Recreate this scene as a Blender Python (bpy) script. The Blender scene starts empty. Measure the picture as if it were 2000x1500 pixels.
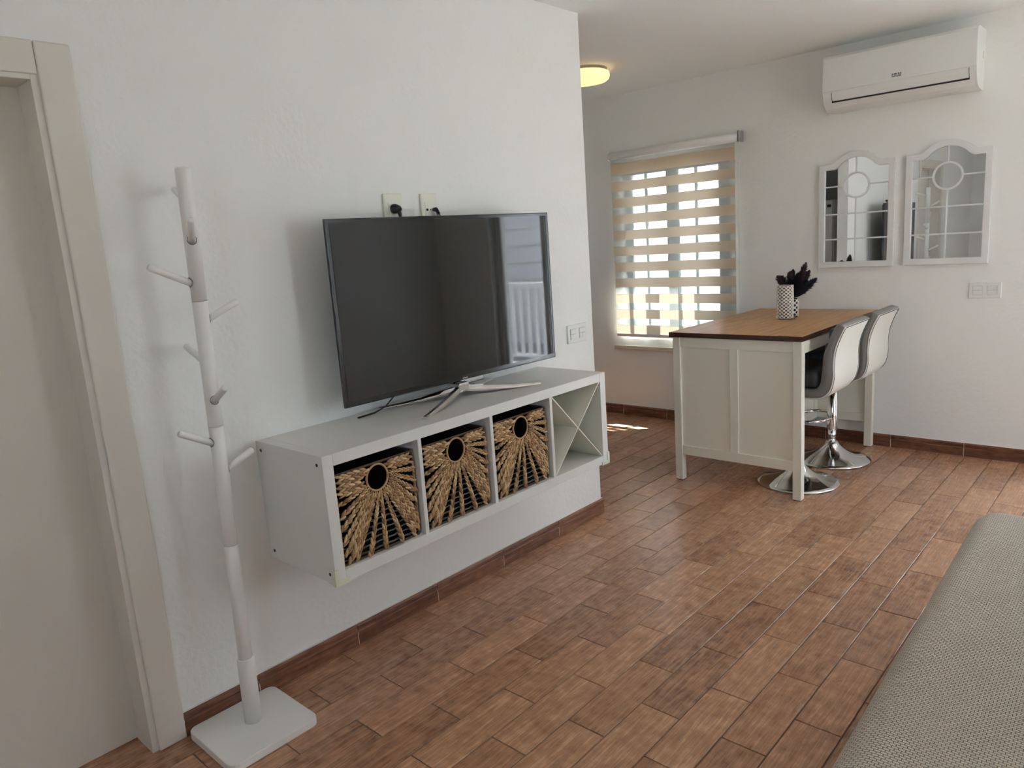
import bpy, bmesh, math, random
from mathutils import Vector, Matrix
random.seed(7)
S = bpy.context.scene
C = S.collection
PI = math.pi

# ------------------------------------------------------------------ camera
R = [[0.6684902419101044, -0.7405556353443913, -0.06854303342159855],
     [-0.18601733382775812, -0.07725626765931363, -0.9795044770816338],
     [0.7200821814116648, 0.6675393771658846, -0.18940124589453164]]
CAM = Vector((-3.0883, -2.2635, 1.4812))
FPX = 1433.3
cd = bpy.data.cameras.new('camera')
cam = bpy.data.objects.new('camera', cd)
C.objects.link(cam)
cd.sensor_width = 36.0
cd.lens = FPX / 2000 * 36.0
cd.clip_start = 0.02
m = Matrix.Identity(4)
for i in range(3):
    m[i][0] = R[0][i]
    m[i][1] = -R[1][i]
    m[i][2] = -R[2][i]
    m[i][3] = CAM[i]
cam.matrix_world = m
S.camera = cam


def project(P):
    d = Vector(P) - CAM
    c = [sum(R[r][i] * d[i] for i in range(3)) for r in range(3)]
    if c[2] < 0.05:
        return None
    return 1000 + FPX * c[0] / c[2], 750 + FPX * c[1] / c[2], c[2]


# ------------------------------------------------------------------ colour management, world, sun
S.view_settings.view_transform = 'Standard'
S.view_settings.look = 'None'
S.view_settings.exposure = 0.72
S.view_settings.gamma = 1.0
S.view_settings.use_curve_mapping = False
S.cycles.use_denoising = True
S.cycles.max_bounces = 14
S.cycles.diffuse_bounces = 8
S.cycles.glossy_bounces = 6
S.cycles.transmission_bounces = 8
S.cycles.transparent_max_bounces = 24
S.cycles.caustics_reflective = False
S.cycles.caustics_refractive = False
S.cycles.sample_clamp_indirect = 8.0
S.cycles.blur_glossy = 0.5

SKY_STRENGTH = 6.3
SUN_STRENGTH = 54.0
w = bpy.data.worlds.new('world')
S.world = w
w.use_nodes = True
nt = w.node_tree
nt.nodes.clear()
wo = nt.nodes.new('ShaderNodeOutputWorld')
wb = nt.nodes.new('ShaderNodeBackground')
wr = nt.nodes.new('ShaderNodeValToRGB')
wm = nt.nodes.new('ShaderNodeMapRange')
ws = nt.nodes.new('ShaderNodeSeparateXYZ')
wt = nt.nodes.new('ShaderNodeTexCoord')
nt.links.new(wt.outputs['Generated'], ws.inputs[0])
nt.links.new(ws.outputs[2], wm.inputs[0])
wm.inputs[1].default_value = -0.1
wm.inputs[2].default_value = 1.0
nt.links.new(wm.outputs[0], wr.inputs[0])
wr.color_ramp.elements[0].position = 0.0
wr.color_ramp.elements[0].color = (0.93, 0.97, 1.0, 1)
wr.color_ramp.elements[1].position = 0.6
wr.color_ramp.elements[1].color = (0.48, 0.57, 0.76, 1)
q_ = wr.color_ramp.elements.new(0.16)
q_.color = (0.70, 0.83, 1.0, 1)
nt.links.new(wr.outputs[0], wb.inputs[0])
wb.inputs[1].default_value = SKY_STRENGTH
nt.links.new(wb.outputs[0], wo.inputs[0])

sl = bpy.data.lights.new('sun', 'SUN')
sl.energy = SUN_STRENGTH
sl.angle = math.radians(0.6)
sl.color = (0.955, 0.98, 1.0)
sun = bpy.data.objects.new('sun', sl)
C.objects.link(sun)
sun.location = (6, -6, 10)
sun.rotation_euler = Vector((1, -1, 2.02)).to_track_quat('Z', 'Y').to_euler()


def area_light(name, loc, direction, sx, sy, power, col=(1, 1, 1), portal=False):
    l = bpy.data.lights.new(name, 'AREA')
    l.shape = 'RECTANGLE'
    l.size = sx
    l.size_y = sy
    l.energy = power
    l.color = col
    if portal:
        l.cycles.is_portal = True
    o = bpy.data.objects.new(name, l)
    C.objects.link(o)
    o.location = loc
    # local -Z points along direction, local Y stays up
    z = -Vector(direction).normalized()
    x = Vector((0, 0, 1)).cross(z).normalized()
    y = z.cross(x)
    o.matrix_world = Matrix.Translation(loc) @ Matrix((x, y, z)).transposed().to_4x4()
    return o


# room numbers
D = 1.956      # far wall face
H = 2.539      # ceiling
YR = -3.9      # right wall
XN = -5.0      # wall behind the camera
YK = 2.75      # end of the kitchen recess
XK = -2.35     # kitchen back wall
TW = 0.15      # thickness of the television wall
WO = (0.173, 1.103, 0.645, 2.022)       # window opening in the far wall: y0,y1,z0,z1
PO = (-3.12, -1.84, 0.0, 2.16)         # balcony door opening
RN = (-3.3, -2.3, 1.0, 2.1)          # window behind the camera: y0,y1,z0,z1
RO = (-0.1, 0.6, 0.12, 2.1)            # window opening in right wall: x0,x1,z0,z1

area_light('balcony_portal', (D + 0.23, (PO[0] + PO[1]) / 2, 1.08), (-1, 0, 0), PO[1] - PO[0], 2.15, 1, portal=True)
area_light('window_portal', (D + 0.23, (WO[0] + WO[1]) / 2, 1.31), (-1, 0, 0), WO[1] - WO[0], 1.4, 1, portal=True)
area_light('side_window_portal', ((RO[0] + RO[1]) / 2, YR - 0.22, (RO[2] + RO[3]) / 2), (0, 1, 0), RO[1] - RO[0], RO[3] - RO[2], 1, portal=True)
area_light('added_window_portal', (0.75, YK + 0.12, 1.55), (0, -1, 0), 0.5, 0.6, 1, portal=True)
area_light('rear_window_portal', (XN - 0.12, (RN[0] + RN[1]) / 2, (RN[2] + RN[3]) / 2), (1, 0, 0), RN[1] - RN[0], RN[3] - RN[2], 1, portal=True)


# ------------------------------------------------------------------ material helpers
def srgb(r, g, b):
    f = lambda v: v / 12.92 if v <= 0.04045 else ((v + 0.055) / 1.055) ** 2.4
    return (f(r / 255), f(g / 255), f(b / 255), 1)


MATS = {}


def mat(name, col, rough=0.5, metal=0.0, spec=0.5, bump=0.0, bscale=60, coat=0.0, emis=None, estr=0,
        var=0.0, vscale=5):
    if name in MATS:
        return MATS[name]
    mt = bpy.data.materials.new(name)
    mt.use_nodes = True
    n = mt.node_tree
    b = n.nodes['Principled BSDF']
    c = col if len(col) == 4 else (*col, 1)
    b.inputs['Base Color'].default_value = c
    b.inputs['Roughness'].default_value = rough
    b.inputs['Metallic'].default_value = metal
    b.inputs['Specular IOR Level'].default_value = spec
    b.inputs['Coat Weight'].default_value = coat
    if emis:
        b.inputs['Emission Color'].default_value = (*emis[:3], 1)
        b.inputs['Emission Strength'].default_value = estr
    if var > 0 or bump > 0:
        tc = n.nodes.new('ShaderNodeTexCoord')
    if var > 0:
        nz = n.nodes.new('ShaderNodeTexNoise')
        nz.inputs['Scale'].default_value = vscale
        nz.inputs['Detail'].default_value = 6
        mx = n.nodes.new('ShaderNodeMix')
        mx.data_type = 'RGBA'
        mx.inputs['A'].default_value = tuple(max(0, x * (1 - var)) for x in c[:3]) + (1,)
        mx.inputs['B'].default_value = tuple(min(1, x * (1 + var)) for x in c[:3]) + (1,)
        n.links.new(tc.outputs['Object'], nz.inputs['Vector'])
        n.links.new(nz.outputs['Fac'], mx.inputs['Factor'])
        n.links.new(mx.outputs['Result'], b.inputs['Base Color'])
    if bump > 0:
        nb = n.nodes.new('ShaderNodeTexNoise')
        nb.inputs['Scale'].default_value = bscale
        nb.inputs['Detail'].default_value = 4
        bp = n.nodes.new('ShaderNodeBump')
        bp.inputs['Strength'].default_value = 1.0
        bp.inputs['Distance'].default_value = bump
        n.links.new(tc.outputs['Object'], nb.inputs['Vector'])
        n.links.new(nb.outputs['Fac'], bp.inputs['Height'])
        n.links.new(bp.outputs['Normal'], b.inputs['Normal'])
    MATS[name] = mt
    return mt


def wood_mat(name, cols, axis=0, scale=1.0, rough=(0.3, 0.5), bump=0.0006, per_object=True, blotch=0.5, spec=0.5,
             stretch=14):
    """wood grain running along one axis, offset for every object"""
    mt = bpy.data.materials.new(name)
    mt.use_nodes = True
    n = mt.node_tree
    b = n.nodes['Principled BSDF']
    L = n.links.new
    tc = n.nodes.new('ShaderNodeTexCoord')
    oi = n.nodes.new('ShaderNodeObjectInfo')
    at = n.nodes.new('ShaderNodeAttribute')
    at.attribute_name = 'rnd'
    ad = n.nodes.new('ShaderNodeMath'); ad.operation = 'ADD'
    L(oi.outputs['Random'], ad.inputs[0]); L(at.outputs['Fac'], ad.inputs[1])
    fr = n.nodes.new('ShaderNodeMath'); fr.operation = 'FRACT'
    L(ad.outputs[0], fr.inputs[0])
    mu = n.nodes.new('ShaderNodeMath'); mu.operation = 'MULTIPLY'
    mu.inputs[1].default_value = 37.0
    L(fr.outputs[0], mu.inputs[0])
    va = n.nodes.new('ShaderNodeVectorMath'); va.operation = 'ADD'
    L(tc.outputs['Object'], va.inputs[0]); L(mu.outputs[0], va.inputs[1])
    mp = n.nodes.new('ShaderNodeMapping')
    sc = [stretch * scale] * 3
    sc[axis] = 1.3 * scale
    mp.inputs['Scale'].default_value = sc
    L(va.outputs[0], mp.inputs['Vector'])
    n1 = n.nodes.new('ShaderNodeTexNoise')
    n1.inputs['Scale'].default_value = 5
    n1.inputs['Detail'].default_value = 8
    n1.inputs['Roughness'].default_value = 0.62
    n1.inputs['Distortion'].default_value = 0.6
    L(mp.outputs[0], n1.inputs['Vector'])
    n2 = n.nodes.new('ShaderNodeTexNoise')
    n2.inputs['Scale'].default_value = 24 * scale
    n2.inputs['Detail'].default_value = 5
    L(va.outputs[0], n2.inputs['Vector'])
    mx = n.nodes.new('ShaderNodeMix')
    mx.inputs['Factor'].default_value = blotch
    L(n1.outputs['Fac'], mx.inputs['A']); L(n2.outputs['Fac'], mx.inputs['B'])
    # per piece tone
    tn = n.nodes.new('ShaderNodeMath'); tn.operation = 'MULTIPLY_ADD'
    tn.inputs[1].default_value = 0.13
    L(fr.outputs[0], tn.inputs[0]); L(mx.outputs['Result'], tn.inputs[2])
    sb = n.nodes.new('ShaderNodeMath'); sb.operation = 'SUBTRACT'
    sb.inputs[1].default_value = 0.065
    L(tn.outputs[0], sb.inputs[0])
    cr = n.nodes.new('ShaderNodeValToRGB')
    e = cr.color_ramp.elements
    e[0].position = 0.30; e[0].color = cols[0]
    e[1].position = 0.72; e[1].color = cols[-1]
    for k, c in enumerate(cols[1:-1]):
        el = e.new(0.30 + 0.42 * (k + 1) / (len(cols) - 1)); el.color = c
    L(sb.outputs[0], cr.inputs[0])
    L(cr.outputs[0], b.inputs['Base Color'])
    mr = n.nodes.new('ShaderNodeMapRange')
    mr.inputs[1].default_value = 0.3; mr.inputs[2].default_value = 0.7
    mr.inputs[3].default_value = rough[1]; mr.inputs[4].default_value = rough[0]
    L(n1.outputs['Fac'], mr.inputs[0]); L(mr.outputs[0], b.inputs['Roughness'])
    b.inputs['Specular IOR Level'].default_value = spec
    bp = n.nodes.new('ShaderNodeBump'); bp.inputs['Distance'].default_value = bump
    bp.inputs['Strength'].default_value = 1
    L(n1.outputs['Fac'], bp.inputs['Height']); L(bp.outputs[0], b.inputs['Normal'])
    return mt


def wall_mat(name, col, bump=0.0022):
    mt = bpy.data.materials.new(name)
    mt.use_nodes = True
    n = mt.node_tree
    b = n.nodes['Principled BSDF']
    L = n.links.new
    tc = n.nodes.new('ShaderNodeTexCoord')
    a = n.nodes.new('ShaderNodeTexNoise'); a.inputs['Scale'].default_value = 55; a.inputs['Detail'].default_value = 5
    c = n.nodes.new('ShaderNodeTexNoise'); c.inputs['Scale'].default_value = 7; c.inputs['Detail'].default_value = 3
    L(tc.outputs['Object'], a.inputs['Vector']); L(tc.outputs['Object'], c.inputs['Vector'])
    ad = n.nodes.new('ShaderNodeMath'); ad.operation = 'MULTIPLY_ADD'; ad.inputs[1].default_value = 2.2
    L(c.outputs['Fac'], ad.inputs[0]); L(a.outputs['Fac'], ad.inputs[2])
    bp = n.nodes.new('ShaderNodeBump'); bp.inputs['Distance'].default_value = bump; bp.inputs['Strength'].default_value = 0.8
    L(ad.outputs[0], bp.inputs['Height']); L(bp.outputs[0], b.inputs['Normal'])
    b.inputs['Base Color'].default_value = (*col, 1)
    b.inputs['Roughness'].default_value = 0.62
    b.inputs['Specular IOR Level'].default_value = 0.3
    return mt


def glass_mat(name, tint=(0.972, 0.975, 0.97), refl=0.08):
    mt = bpy.data.materials.new(name)
    mt.use_nodes = True
    n = mt.node_tree
    n.nodes.clear()
    o = n.nodes.new('ShaderNodeOutputMaterial')
    t = n.nodes.new('ShaderNodeBsdfTransparent'); t.inputs[0].default_value = (*tint, 1)
    g = n.nodes.new('ShaderNodeBsdfGlossy'); g.inputs['Roughness'].default_value = 0.02
    f = n.nodes.new('ShaderNodeFresnel')
    ge = n.nodes.new('ShaderNodeNewGeometry')
    mr = n.nodes.new('ShaderNodeMapRange')
    mr.inputs[3].default_value = 1.45; mr.inputs[4].default_value = 1 / 1.45
    n.links.new(ge.outputs['Backfacing'], mr.inputs[0]); n.links.new(mr.outputs[0], f.inputs[0])
    mx = n.nodes.new('ShaderNodeMixShader')
    n.links.new(f.outputs[0], mx.inputs[0]); n.links.new(t.outputs[0], mx.inputs[1]); n.links.new(g.outputs[0], mx.inputs[2])
    n.links.new(mx.outputs[0], o.inputs[0])
    return mt


def cloth_mat(name, col, transl, transp, weave=0.0):
    """thin woven cloth: diffuse + translucent + open mesh"""
    mt = bpy.data.materials.new(name)
    mt.use_nodes = True
    n = mt.node_tree
    n.nodes.clear()
    L = n.links.new
    o = n.nodes.new('ShaderNodeOutputMaterial')
    d = n.nodes.new('ShaderNodeBsdfDiffuse'); d.inputs[0].default_value = (*col, 1)
    t = n.nodes.new('ShaderNodeBsdfTranslucent'); t.inputs[0].default_value = (*col, 1)
    m1 = n.nodes.new('ShaderNodeMixShader'); m1.inputs[0].default_value = transl
    L(d.outputs[0], m1.inputs[1]); L(t.outputs[0], m1.inputs[2])
    last = m1
    if transp > 0:
        tr = n.nodes.new('ShaderNodeBsdfTransparent')
        m2 = n.nodes.new('ShaderNodeMixShader')
        L(m1.outputs[0], m2.inputs[1]); L(tr.outputs[0], m2.inputs[2])
        if weave > 0:
            tc = n.nodes.new('ShaderNodeTexCoord')
            wv = n.nodes.new('ShaderNodeTexWave'); wv.bands_direction = 'Z'
            wv.inputs['Scale'].default_value = weave
            wv.inputs['Distortion'].default_value = 0.6
            L(tc.outputs['Object'], wv.inputs['Vector'])
            mr = n.nodes.new('ShaderNodeMapRange')
            mr.inputs[3].default_value = transp - 0.1; mr.inputs[4].default_value = transp + 0.1
            L(wv.outputs['Fac'], mr.inputs[0]); L(mr.outputs[0], m2.inputs[0])
        else:
            m2.inputs[0].default_value = transp
        last = m2
    L(last.outputs[0], o.inputs[0])
    return mt


# ------------------------------------------------------------------ mesh helpers
def B():
    return bmesh.new()


def box(bm, x0, x1, y0, y1, z0, z1, mi=0):
    v = [bm.verts.new(p) for p in ((x0, y0, z0), (x1, y0, z0), (x1, y1, z0), (x0, y1, z0),
                                   (x0, y0, z1), (x1, y0, z1), (x1, y1, z1), (x0, y1, z1))]
    fs = []
    for q in ((0, 3, 2, 1), (4, 5, 6, 7), (0, 1, 5, 4), (1, 2, 6, 5), (2, 3, 7, 6), (3, 0, 4, 7)):
        f = bm.faces.new([v[i] for i in q]); f.material_index = mi; fs.append(f)
    return fs


def frame_for(d):
    d = Vector(d).normalized()
    a = Vector((0, 0, 1)) if abs(d.z) < 0.9 else Vector((1, 0, 0))
    u = d.cross(a).normalized()
    return u, d.cross(u).normalized()


def tube(bm, pts, r, seg=10, cap=True, closed=False, dome=False, smooth=True):
    pts = [Vector(p) for p in pts]
    n = len(pts)
    rs = r if isinstance(r, (list, tuple)) else [r] * n
    rings = []
    u = None
    for i, p in enumerate(pts):
        if closed:
            d = pts[(i + 1) % n] - pts[i - 1]
        else:
            d = pts[min(i + 1, n - 1)] - pts[max(i - 1, 0)]
        d.normalize()
        if u is None:
            u, v = frame_for(d)
        else:
            u = (u - d * u.dot(d)).normalized()
            v = d.cross(u)
        rings.append([bm.verts.new(p + (u * math.cos(2 * PI * k / seg) + v * math.sin(2 * PI * k / seg)) * rs[i])
                      for k in range(seg)])
    m_ = n if closed else n - 1
    for i in range(m_):
        a, b = rings[i], rings[(i + 1) % n]
        for k in range(seg):
            f = bm.faces.new((a[k], a[(k + 1) % seg], b[(k + 1) % seg], b[k]))
            f.smooth = smooth
    if cap and not closed:
        bm.faces.new(rings[0][::-1]); bm.faces.new(rings[-1])
    return rings


def rod(bm, a, b, r, seg=12, dome=0.0):
    """straight rod with a softly domed far end"""
    a = Vector(a); b = Vector(b)
    if dome > 0:
        d = (b - a).normalized()
        pts = [a, b - d * r * 0.6, b - d * r * 0.25, b - d * 0.05 * r, b]
        rr = [r, r, r * 0.9, r * 0.6, r * 0.25]
        tube(bm, pts, rr, seg)
    else:
        tube(bm, [a, b], r, seg)


def lathe(bm, prof, cx=0, cy=0, seg=40, cap=True):
    rings = []
    for r, z in prof:
        if r < 1e-5:
            rings.append([bm.verts.new((cx, cy, z))])
        else:
            rings.append([bm.verts.new((cx + r * math.cos(2 * PI * k / seg), cy + r * math.sin(2 * PI * k / seg), z))
                          for k in range(seg)])
    for a, b in zip(rings, rings[1:]):
        for k in range(seg):
            k2 = (k + 1) % seg
            if len(a) == 1 and len(b) == 1:
                continue
            if len(a) == 1:
                f = bm.faces.new((a[0], b[k2], b[k]))
            elif len(b) == 1:
                f = bm.faces.new((a[k], a[k2], b[0]))
            else:
                f = bm.faces.new((a[k], a[k2], b[k2], b[k]))
            f.smooth = True
    if cap:
        for rg, rev in ((rings[0], True), (rings[-1], False)):
            if len(rg) > 2:
                bm.faces.new(rg[::-1] if rev else rg)


def extrude_poly(bm, pts, axis, a0, a1, smooth=False, mi=0):
    """closed 2-D outline extruded along an axis. axis 0: pts=(y,z); 1: pts=(x,z); 2: pts=(x,y)"""
    def P(p, a):
        return {0: (a, p[0], p[1]), 1: (p[0], a, p[1]), 2: (p[0], p[1], a)}[axis]
    A = [bm.verts.new(P(p, a0)) for p in pts]
    Bv = [bm.verts.new(P(p, a1)) for p in pts]
    n = len(pts)
    for k in range(n):
        f = bm.faces.new((A[k], A[(k + 1) % n], Bv[(k + 1) % n], Bv[k]))
        f.smooth = smooth
        f.material_index = mi
    f = bm.faces.new(A[::-1]); f.material_index = mi
    f = bm.faces.new(Bv); f.material_index = mi


def strip_ring(bm, outer, inner, axis, a0, a1):
    """a frame: region between two outlines with the same point count, extruded"""
    def P(p, a):
        return {0: (a, p[0], p[1]), 1: (p[0], a, p[1]), 2: (p[0], p[1], a)}[axis]
    n = len(outer)
    o0 = [bm.verts.new(P(p, a0)) for p in outer]; o1 = [bm.verts.new(P(p, a1)) for p in outer]
    i0 = [bm.verts.new(P(p, a0)) for p in inner]; i1 = [bm.verts.new(P(p, a1)) for p in inner]
    for k in range(n):
        j = (k + 1) % n
        bm.faces.new((o0[k], o0[j], o1[j], o1[k]))
        bm.faces.new((i0[j], i0[k], i1[k], i1[j]))
        bm.faces.new((o0[j], o0[k], i0[k], i0[j]))
        bm.faces.new((o1[k], o1[j], i1[j], i1[k]))


ORIG = {}


def thing(name, label, cat, origin, group=None, kind=None):
    o = bpy.data.objects.new(name, None)
    C.objects.link(o)
    o.empty_display_size = 0.05
    o.location = origin
    ORIG[o.name] = Vector(origin)
    if label:
        o['label'] = label
    if cat:
        o['category'] = cat
    if group:
        o['group'] = group
    if kind:
        o['kind'] = kind
    return o


def obj(name, bm, mats, parent=None, origin=None, bevel=0.0, seg=2, smooth=False, label=None, cat=None, group=None,
        kind=None):
    """bm is given in world coordinates; the object's own origin is `origin`, its parent's origin, or the world's"""
    if origin is None:
        origin = ORIG[parent.name] if parent is not None and parent.name in ORIG else Vector((0, 0, 0))
    origin = Vector(origin)
    bmesh.ops.translate(bm, vec=-origin, verts=bm.verts)
    bmesh.ops.recalc_face_normals(bm, faces=bm.faces)
    me = bpy.data.meshes.new(name)
    bm.to_mesh(me)
    bm.free()
    if smooth:
        for p in me.polygons:
            p.use_smooth = True
    for mt in (mats if isinstance(mats, (list, tuple)) else [mats]):
        me.materials.append(mt)
    o = bpy.data.objects.new(name, me)
    C.objects.link(o)
    ORIG[o.name] = origin
    if parent is not None:
        o.parent = parent
        o.location = origin - ORIG[parent.name]
    else:
        o.location = origin
    if bevel > 0:
        md = o.modifiers.new('bevel', 'BEVEL')
        md.width = bevel
        md.segments = seg
        md.limit_method = 'ANGLE'
        md.angle_limit = math.radians(35)
        md.harden_normals = False
    for k, v in (('label', label), ('category', cat), ('group', group), ('kind', kind)):
        if v:
            o[k] = v
    return o


def copy_tree(o, parent=None):
    c = o.copy()
    C.objects.link(c)
    if parent is not None:
        c.parent = parent
    for ch in list(o.children):
        copy_tree(ch, c)
    return c


# ------------------------------------------------------------------ materials
M_wall = wall_mat('wall plaster', (0.82, 0.83, 0.805))
M_ceil = wall_mat('ceiling plaster', (0.88, 0.905, 0.895), 0.001)
M_white = mat('white lacquer', (0.72, 0.72, 0.68), 0.38, bump=0.0001, bscale=200)
M_cream = mat('cream painted wood', (0.80, 0.785, 0.68), 0.42, bump=0.00015, bscale=90)
M_door = mat('door paint', (0.70, 0.67, 0.61), 0.45, bump=0.0001, bscale=60)
M_rack = mat('rack white paint', (0.80, 0.80, 0.77), 0.3)
M_plastic = mat('white plastic', (0.76, 0.775, 0.755), 0.35)
M_ivory = mat('ivory plastic', (0.78, 0.78, 0.68), 0.35)
M_bracket = mat('translucent guard plastic', (0.66, 0.70, 0.55), 0.3)
M_dark = mat('dark gap', (0.02, 0.02, 0.02), 0.6)
M_black = mat('black plastic', (0.012, 0.012, 0.013), 0.35)
M_screen = mat('screen glass', (0.009, 0.0095, 0.010), 0.03, spec=0.52)
M_bezel = mat('bezel gloss', (0.010, 0.010, 0.011), 0.15)
M_chrome = mat('chrome', (0.78, 0.78, 0.78), 0.06, metal=1.0)
M_steel = mat('brushed metal', (0.55, 0.55, 0.56), 0.25, metal=1.0)
M_mirror = mat('mirror glass', (0.86, 0.88, 0.89), 0.005, metal=1.0)
M_mframe = mat('mirror frame white', (0.74, 0.75, 0.74), 0.4, bump=0.0001)
M_leather_w = mat('cream leatherette', (0.68, 0.67, 0.61), 0.38, bump=0.0004, bscale=45)
M_leather_g = mat('grey leatherette', (0.22, 0.21, 0.195), 0.40, bump=0.0004, bscale=45)
M_leather_d = mat('charcoal leatherette', (0.035, 0.038, 0.038), 0.45, bump=0.0006, bscale=40)
M_grout = mat('grout', (0.13, 0.08, 0.055), 0.8, bump=0.0003, bscale=150)
M_caulk = mat('white caulk', (0.75, 0.72, 0.66), 0.6)
M_tile = wood_mat('wood look tile', [srgb(106, 72, 52), srgb(158, 117, 89), srgb(186, 142, 111), srgb(216, 174, 140)], 0, 1.0,
                  rough=(0.15, 0.31), bump=0.0007, blotch=0.34, spec=0.5, stretch=20)
M_tile_y = wood_mat('wood look skirting', [srgb(70, 40, 28), srgb(106, 66, 46), srgb(130, 86, 62), srgb(150, 106, 78)], 1, 1.0,
                    rough=(0.32, 0.48), bump=0.0008, blotch=0.3)
M_tile_x = wood_mat('wood look skirting x', [srgb(70, 40, 28), srgb(106, 66, 46), srgb(130, 86, 62), srgb(150, 106, 78)], 0, 1.0,
                    rough=(0.32, 0.48), bump=0.0008, blotch=0.3)
M_oak = wood_mat('oiled oak top', [srgb(168, 120, 70), srgb(192, 144, 88), srgb(210, 164, 106)], 0, 0.5,
                 rough=(0.32, 0.42), bump=0.0001, blotch=0.1, spec=0.35, stretch=22)
M_oak_d = wood_mat('dark worktop edge', [srgb(45, 22, 16), srgb(66, 34, 24), srgb(84, 46, 30)], 0, 0.8,
                   rough=(0.3, 0.4), bump=0.0002, blotch=0.25)
M_glass = glass_mat('window glass')
M_sheer = cloth_mat('sheer mesh', (0.62, 0.64, 0.61), 0.08, 0.52, weave=70)
M_band = cloth_mat('beige blind cloth', (0.60, 0.49, 0.355), 0.17, 0.0)
M_curtain = cloth_mat('curtain cloth', (0.75, 0.75, 0.76), 0.5, 0.35)
M_frame_backlit = mat('aluminium darkened as backlit', (0.05, 0.085, 0.08), 0.4)  # pale frame coloured dark teal, standing in for its backlit shade
M_grille = mat('grille darkened as backlit', (0.16, 0.22, 0.21), 0.5)  # white bars given a darker colour in place of backlit shade
M_blind = mat('blind casing white', (0.80, 0.80, 0.78), 0.3)
M_lampglass = mat('lamp diffuser', (0.9, 0.8, 0.6), 0.5, emis=(1.0, 0.66, 0.24), estr=0.85)
M_outwhite = mat('outdoor render', (0.82, 0.81, 0.78), 0.8, bump=0.002, bscale=20)
M_outfloor = mat('terrace floor', (0.59, 0.61, 0.62), 0.8, var=0.1, vscale=2)
M_street = mat('outdoor ground', (0.36, 0.35, 0.33), 0.9, var=0.2, vscale=0.6)


def weave_mat():
    mt = bpy.data.materials.new('waffle throw')
    mt.use_nodes = True
    n = mt.node_tree
    b = n.nodes['Principled BSDF']
    L = n.links.new
    tc = n.nodes.new('ShaderNodeTexCoord')
    mp = n.nodes.new('ShaderNodeMapping'); mp.inputs['Rotation'].default_value = (0, 0, math.radians(90))
    L(tc.outputs['Object'], mp.inputs['Vector'])
    br = n.nodes.new('ShaderNodeTexBrick')
    br.inputs['Scale'].default_value = 1.0
    br.inputs['Mortar Size'].default_value = 0.0011
    br.inputs['Mortar Smooth'].default_value = 1.0
    br.inputs['Brick Width'].default_value = 0.0125
    br.inputs['Row Height'].default_value = 0.0072
    br.inputs['Color1'].default_value = (1, 1, 1, 1); br.inputs['Color2'].default_value = (0.9, 0.9, 0.9, 1)
    br.inputs['Mortar'].default_value = (0, 0, 0, 1)
    L(mp.outputs[0], br.inputs['Vector'])
    nz = n.nodes.new('ShaderNodeTexNoise'); nz.inputs['Scale'].default_value = 6
    L(tc.outputs['Object'], nz.inputs['Vector'])
    mx = n.nodes.new('ShaderNodeMix'); mx.data_type = 'RGBA'
    mx.inputs['A'].default_value = srgb(116, 108, 92)
    mx.inputs['B'].default_value = srgb(212, 202, 184)
    L(br.outputs['Color'], mx.inputs['Factor'])
    hs = n.nodes.new('ShaderNodeHueSaturation')
    mr = n.nodes.new('ShaderNodeMapRange'); mr.inputs[3].default_value = 0.92; mr.inputs[4].default_value = 1.08
    L(nz.outputs['Fac'], mr.inputs[0]); L(mr.outputs[0], hs.inputs['Value'])
    L(mx.outputs['Result'], hs.inputs['Color']); L(hs.outputs[0], b.inputs['Base Color'])
    bp = n.nodes.new('ShaderNodeBump'); bp.inputs['Distance'].default_value = 0.003
    L(br.outputs['Color'], bp.inputs['Height']); L(bp.outputs[0], b.inputs['Normal'])
    b.inputs['Roughness'].default_value = 0.85
    b.inputs['Specular IOR Level'].default_value = 0.15
    b.inputs['Sheen Weight'].default_value = 0.15
    return mt


M_throw = weave_mat()


def straw_mat():
    mt = bpy.data.materials.new('water hyacinth straw')
    mt.use_nodes = True
    n = mt.node_tree
    b = n.nodes['Principled BSDF']
    L = n.links.new
    at = n.nodes.new('ShaderNodeAttribute'); at.attribute_name = 'rnd'
    cr = n.nodes.new('ShaderNodeValToRGB')
    e = cr.color_ramp.elements
    e[0].position = 0.0; e[0].color = srgb(100, 72, 48)
    e[1].position = 1.0; e[1].color = srgb(216, 186, 138)
    for p, c in ((0.3, srgb(144, 108, 74)), (0.65, srgb(182, 146, 102))):
        q = e.new(p); q.color = c
    tc = n.nodes.new('ShaderNodeTexCoord')
    nz = n.nodes.new('ShaderNodeTexNoise'); nz.inputs['Scale'].default_value = 90; nz.inputs['Detail'].default_value = 3
    L(tc.outputs['Object'], nz.inputs['Vector'])
    ad = n.nodes.new('ShaderNodeMath'); ad.operation = 'MULTIPLY_ADD'; ad.inputs[1].default_value = 0.5
    L(nz.outputs['Fac'], ad.inputs[0]); L(at.outputs['Fac'], ad.inputs[2])
    sb = n.nodes.new('ShaderNodeMath'); sb.operation = 'SUBTRACT'; sb.inputs[1].default_value = 0.25
    L(ad.outputs[0], sb.inputs[0]); L(sb.outputs[0], cr.inputs[0])
    L(cr.outputs[0], b.inputs['Base Color'])
    b.inputs['Roughness'].default_value = 0.6
    return mt


M_straw = straw_mat()
M_thread = mat('basket wire thread', (0.30, 0.275, 0.24), 0.6)
M_rope = mat('basket rim cord', (0.17, 0.12, 0.075), 0.8, bump=0.001, bscale=400, var=0.4, vscale=300)
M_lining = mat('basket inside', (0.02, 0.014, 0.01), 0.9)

# ------------------------------------------------------------------ shell
TLEN, TWID, TSH = 0.4105, 0.1382, 0.2058
TX0, TY0 = 0.1369, -0.1062

bm = B()
box(bm, XN - 0.1, D + 0.2, YR - 0.2, YK + 0.1, -0.12, -0.0035)
floor = obj('floor', bm, M_grout, kind='structure')

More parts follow.
